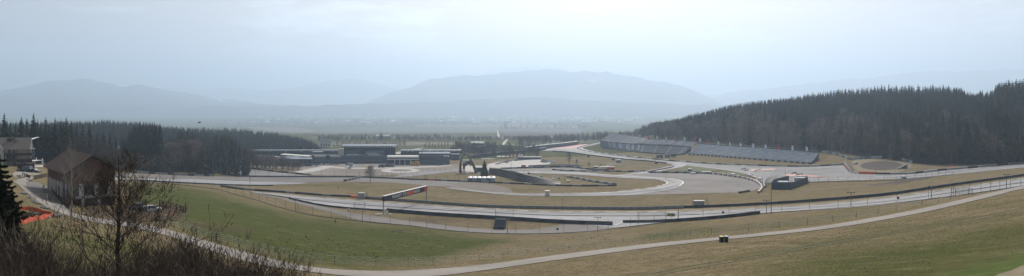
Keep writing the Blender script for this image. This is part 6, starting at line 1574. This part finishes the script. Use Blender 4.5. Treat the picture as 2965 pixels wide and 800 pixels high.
# orange netting
def netting(px,h,label):
    w=line(px,.7); o=w[0].copy(); r=rel(w,o); t=thing('orange_netting',label,'netting',o); mb=MB()
    for i in range(len(r)-1):
        s0=.12*math.sin(i*1.3);s1=.12*math.sin((i+1)*1.3); z0=h*(1+.12*math.sin(i*.9));z1=h*(1+.12*math.sin((i+1)*.9))
        a=r[i];b=r[i+1]; mb.hexa([a,b,b+Vector((0,.03,0)),a+Vector((0,.03,0)),a+Vector((0,s0,z0)),b+Vector((0,s1,z1)),b+Vector((0,s1+.03,z1)),a+Vector((0,s0+.03,z0))])
    part('mesh_panel',mb,'orange',t); pm=MB(); pm.tube([(0,0,-.2),(0,0,h+.2)],.035,5); me=pm.mesh('stake','post')
    for q in r[::5]: link('stake',me,t,q)
netting([(40,658),(70,648),(100,640),(130,634),(152,630)],.7,'orange plastic netting along the lower side of the shrub patch')
netting([(20,608),(60,608),(90,610),(112,615),(135,621),(156,629)],.6,'orange plastic netting along the upper side of the shrub patch')
netting([(-10,612),(10,609),(20,608)],.75,'short end of orange netting behind the left spruce')
for i in range(22):
    pass
# boulders along the path
r2=random.Random(9)
for i,(u,v,s) in enumerate([(68,563,.8),(84,575,.5),(96,584,.45),(103,588,.5),(110,592,.5),(122,602,.45),(133,606,.55),(140,604,.4),(150,629,.7),(164,629,.75),(135,632,.5),(55,512,.7),(60,515,.6),(244,623,.5),(82,523,.6),(90,525,.5)]):
    p=at(u,v); mb=MB(); bm=bmesh.new(); bmesh.ops.create_icosphere(bm,subdivisions=2,radius=s)
    for vtx in bm.verts: vtx.co=vtx.co*(1+.28*mn.noise(vtx.co*2.2/s+Vector((i*3,0,0)))); vtx.co.z*=.62; vtx.co.z+=s*.25
    me=bpy.data.meshes.new('boulder'); bm.to_mesh(me); bm.free(); me.materials.append(M['rock']); tag(link('boulder',me,None,p,r2.uniform(0,3)),'grey boulder among those set along the upper edge of the path','boulder','boulders along the path')
# grassy dead weeds inside the netting and molehills on the lawn
mb=MB()
for _ in range(900):
    u=random.uniform(35,150); v=L1(u,[35,150],[612,628])+random.random()*L1(u,[35,150],[40,2]); p=at(u,v); h=random.uniform(.25,.8); d=Vector((random.gauss(0,.15),random.gauss(0,.15),1))*h; w=Vector((.02,.01,0)); mb.tri(p-w,p+w,p+d)
tag(link('dry_weeds',mb.mesh('dry_weeds','shrub_brown')),'dry brown weeds growing inside the orange netting',kind='stuff')
mb=MB(); r2=random.Random(31)
def mole(u,v):
    p=at(u,v); s=r2.uniform(.18,.42); n=6
    for k in range(n):
        a=6.283*k/n;b=6.283*(k+1)/n; mb.tri(p+Vector((math.cos(a)*s,math.sin(a)*s,-.02)),p+Vector((math.cos(b)*s,math.sin(b)*s,-.02)),p+Vector((0,0,s*.55)))
for cu_,cv,n_,su,sv_ in ((1150,670,26,30,3),(960,705,26,40,8),(1080,740,16,60,5),(830,692,20,40,8),(930,735,14,60,8),(1200,700,20,60,14),(1420,720,24,40,18),(1700,690,26,40,4),(760,725,10,40,8),(850,650,8,60,8)):
    for _ in range(n_): mole(r2.gauss(cu_,su),min(755,max(655,r2.gauss(cv,sv_))))
tag(link('molehills',mb.mesh('molehills','soil')),'scattered dark molehills on the green lawn',kind='stuff')

tyre_wall([(2748,491.8),(2756,491),(2764,490.2)],'small orange block in the tyre row in front of the right wood',1.6,1.4,2,('orange','orange'))
for u,v,w,l,m in ((1516,486,13,'small red tent like stall at the left end of the pale hoarding','red_panel'),(1768,492.5,22,'red and white trailer in the tyre row above the loop','red_panel'),(1745,492,18,'white trailer directly left of the red and white one','white'),(1725,491,12,'dark blue trailer two places left of the red and white one','tyre_blue')):
    p=at(u,v); k=1/pxm(p); t=thing('trailer' if 'trailer' in l else 'stall',l,'trailer' if 'trailer' in l else 'stall',p)
    mb=MB(); mb.box((0,1,.4),(w*k,2.3,2.0)); part('body',mb,m,t); mb=MB(); mb.box((0,1,2.4),(w*k+.3,2.6,.25)); part('roof',mb,'white',t)
    for s_ in (-.3,.3):
        mb=MB(); mb.tube([(w*k*s_,-.3,.4),(w*k*s_,2.3,.4)],.4,10); part('wheel' if 'trailer' in l else 'foot_rail',mb,'tyre',t)
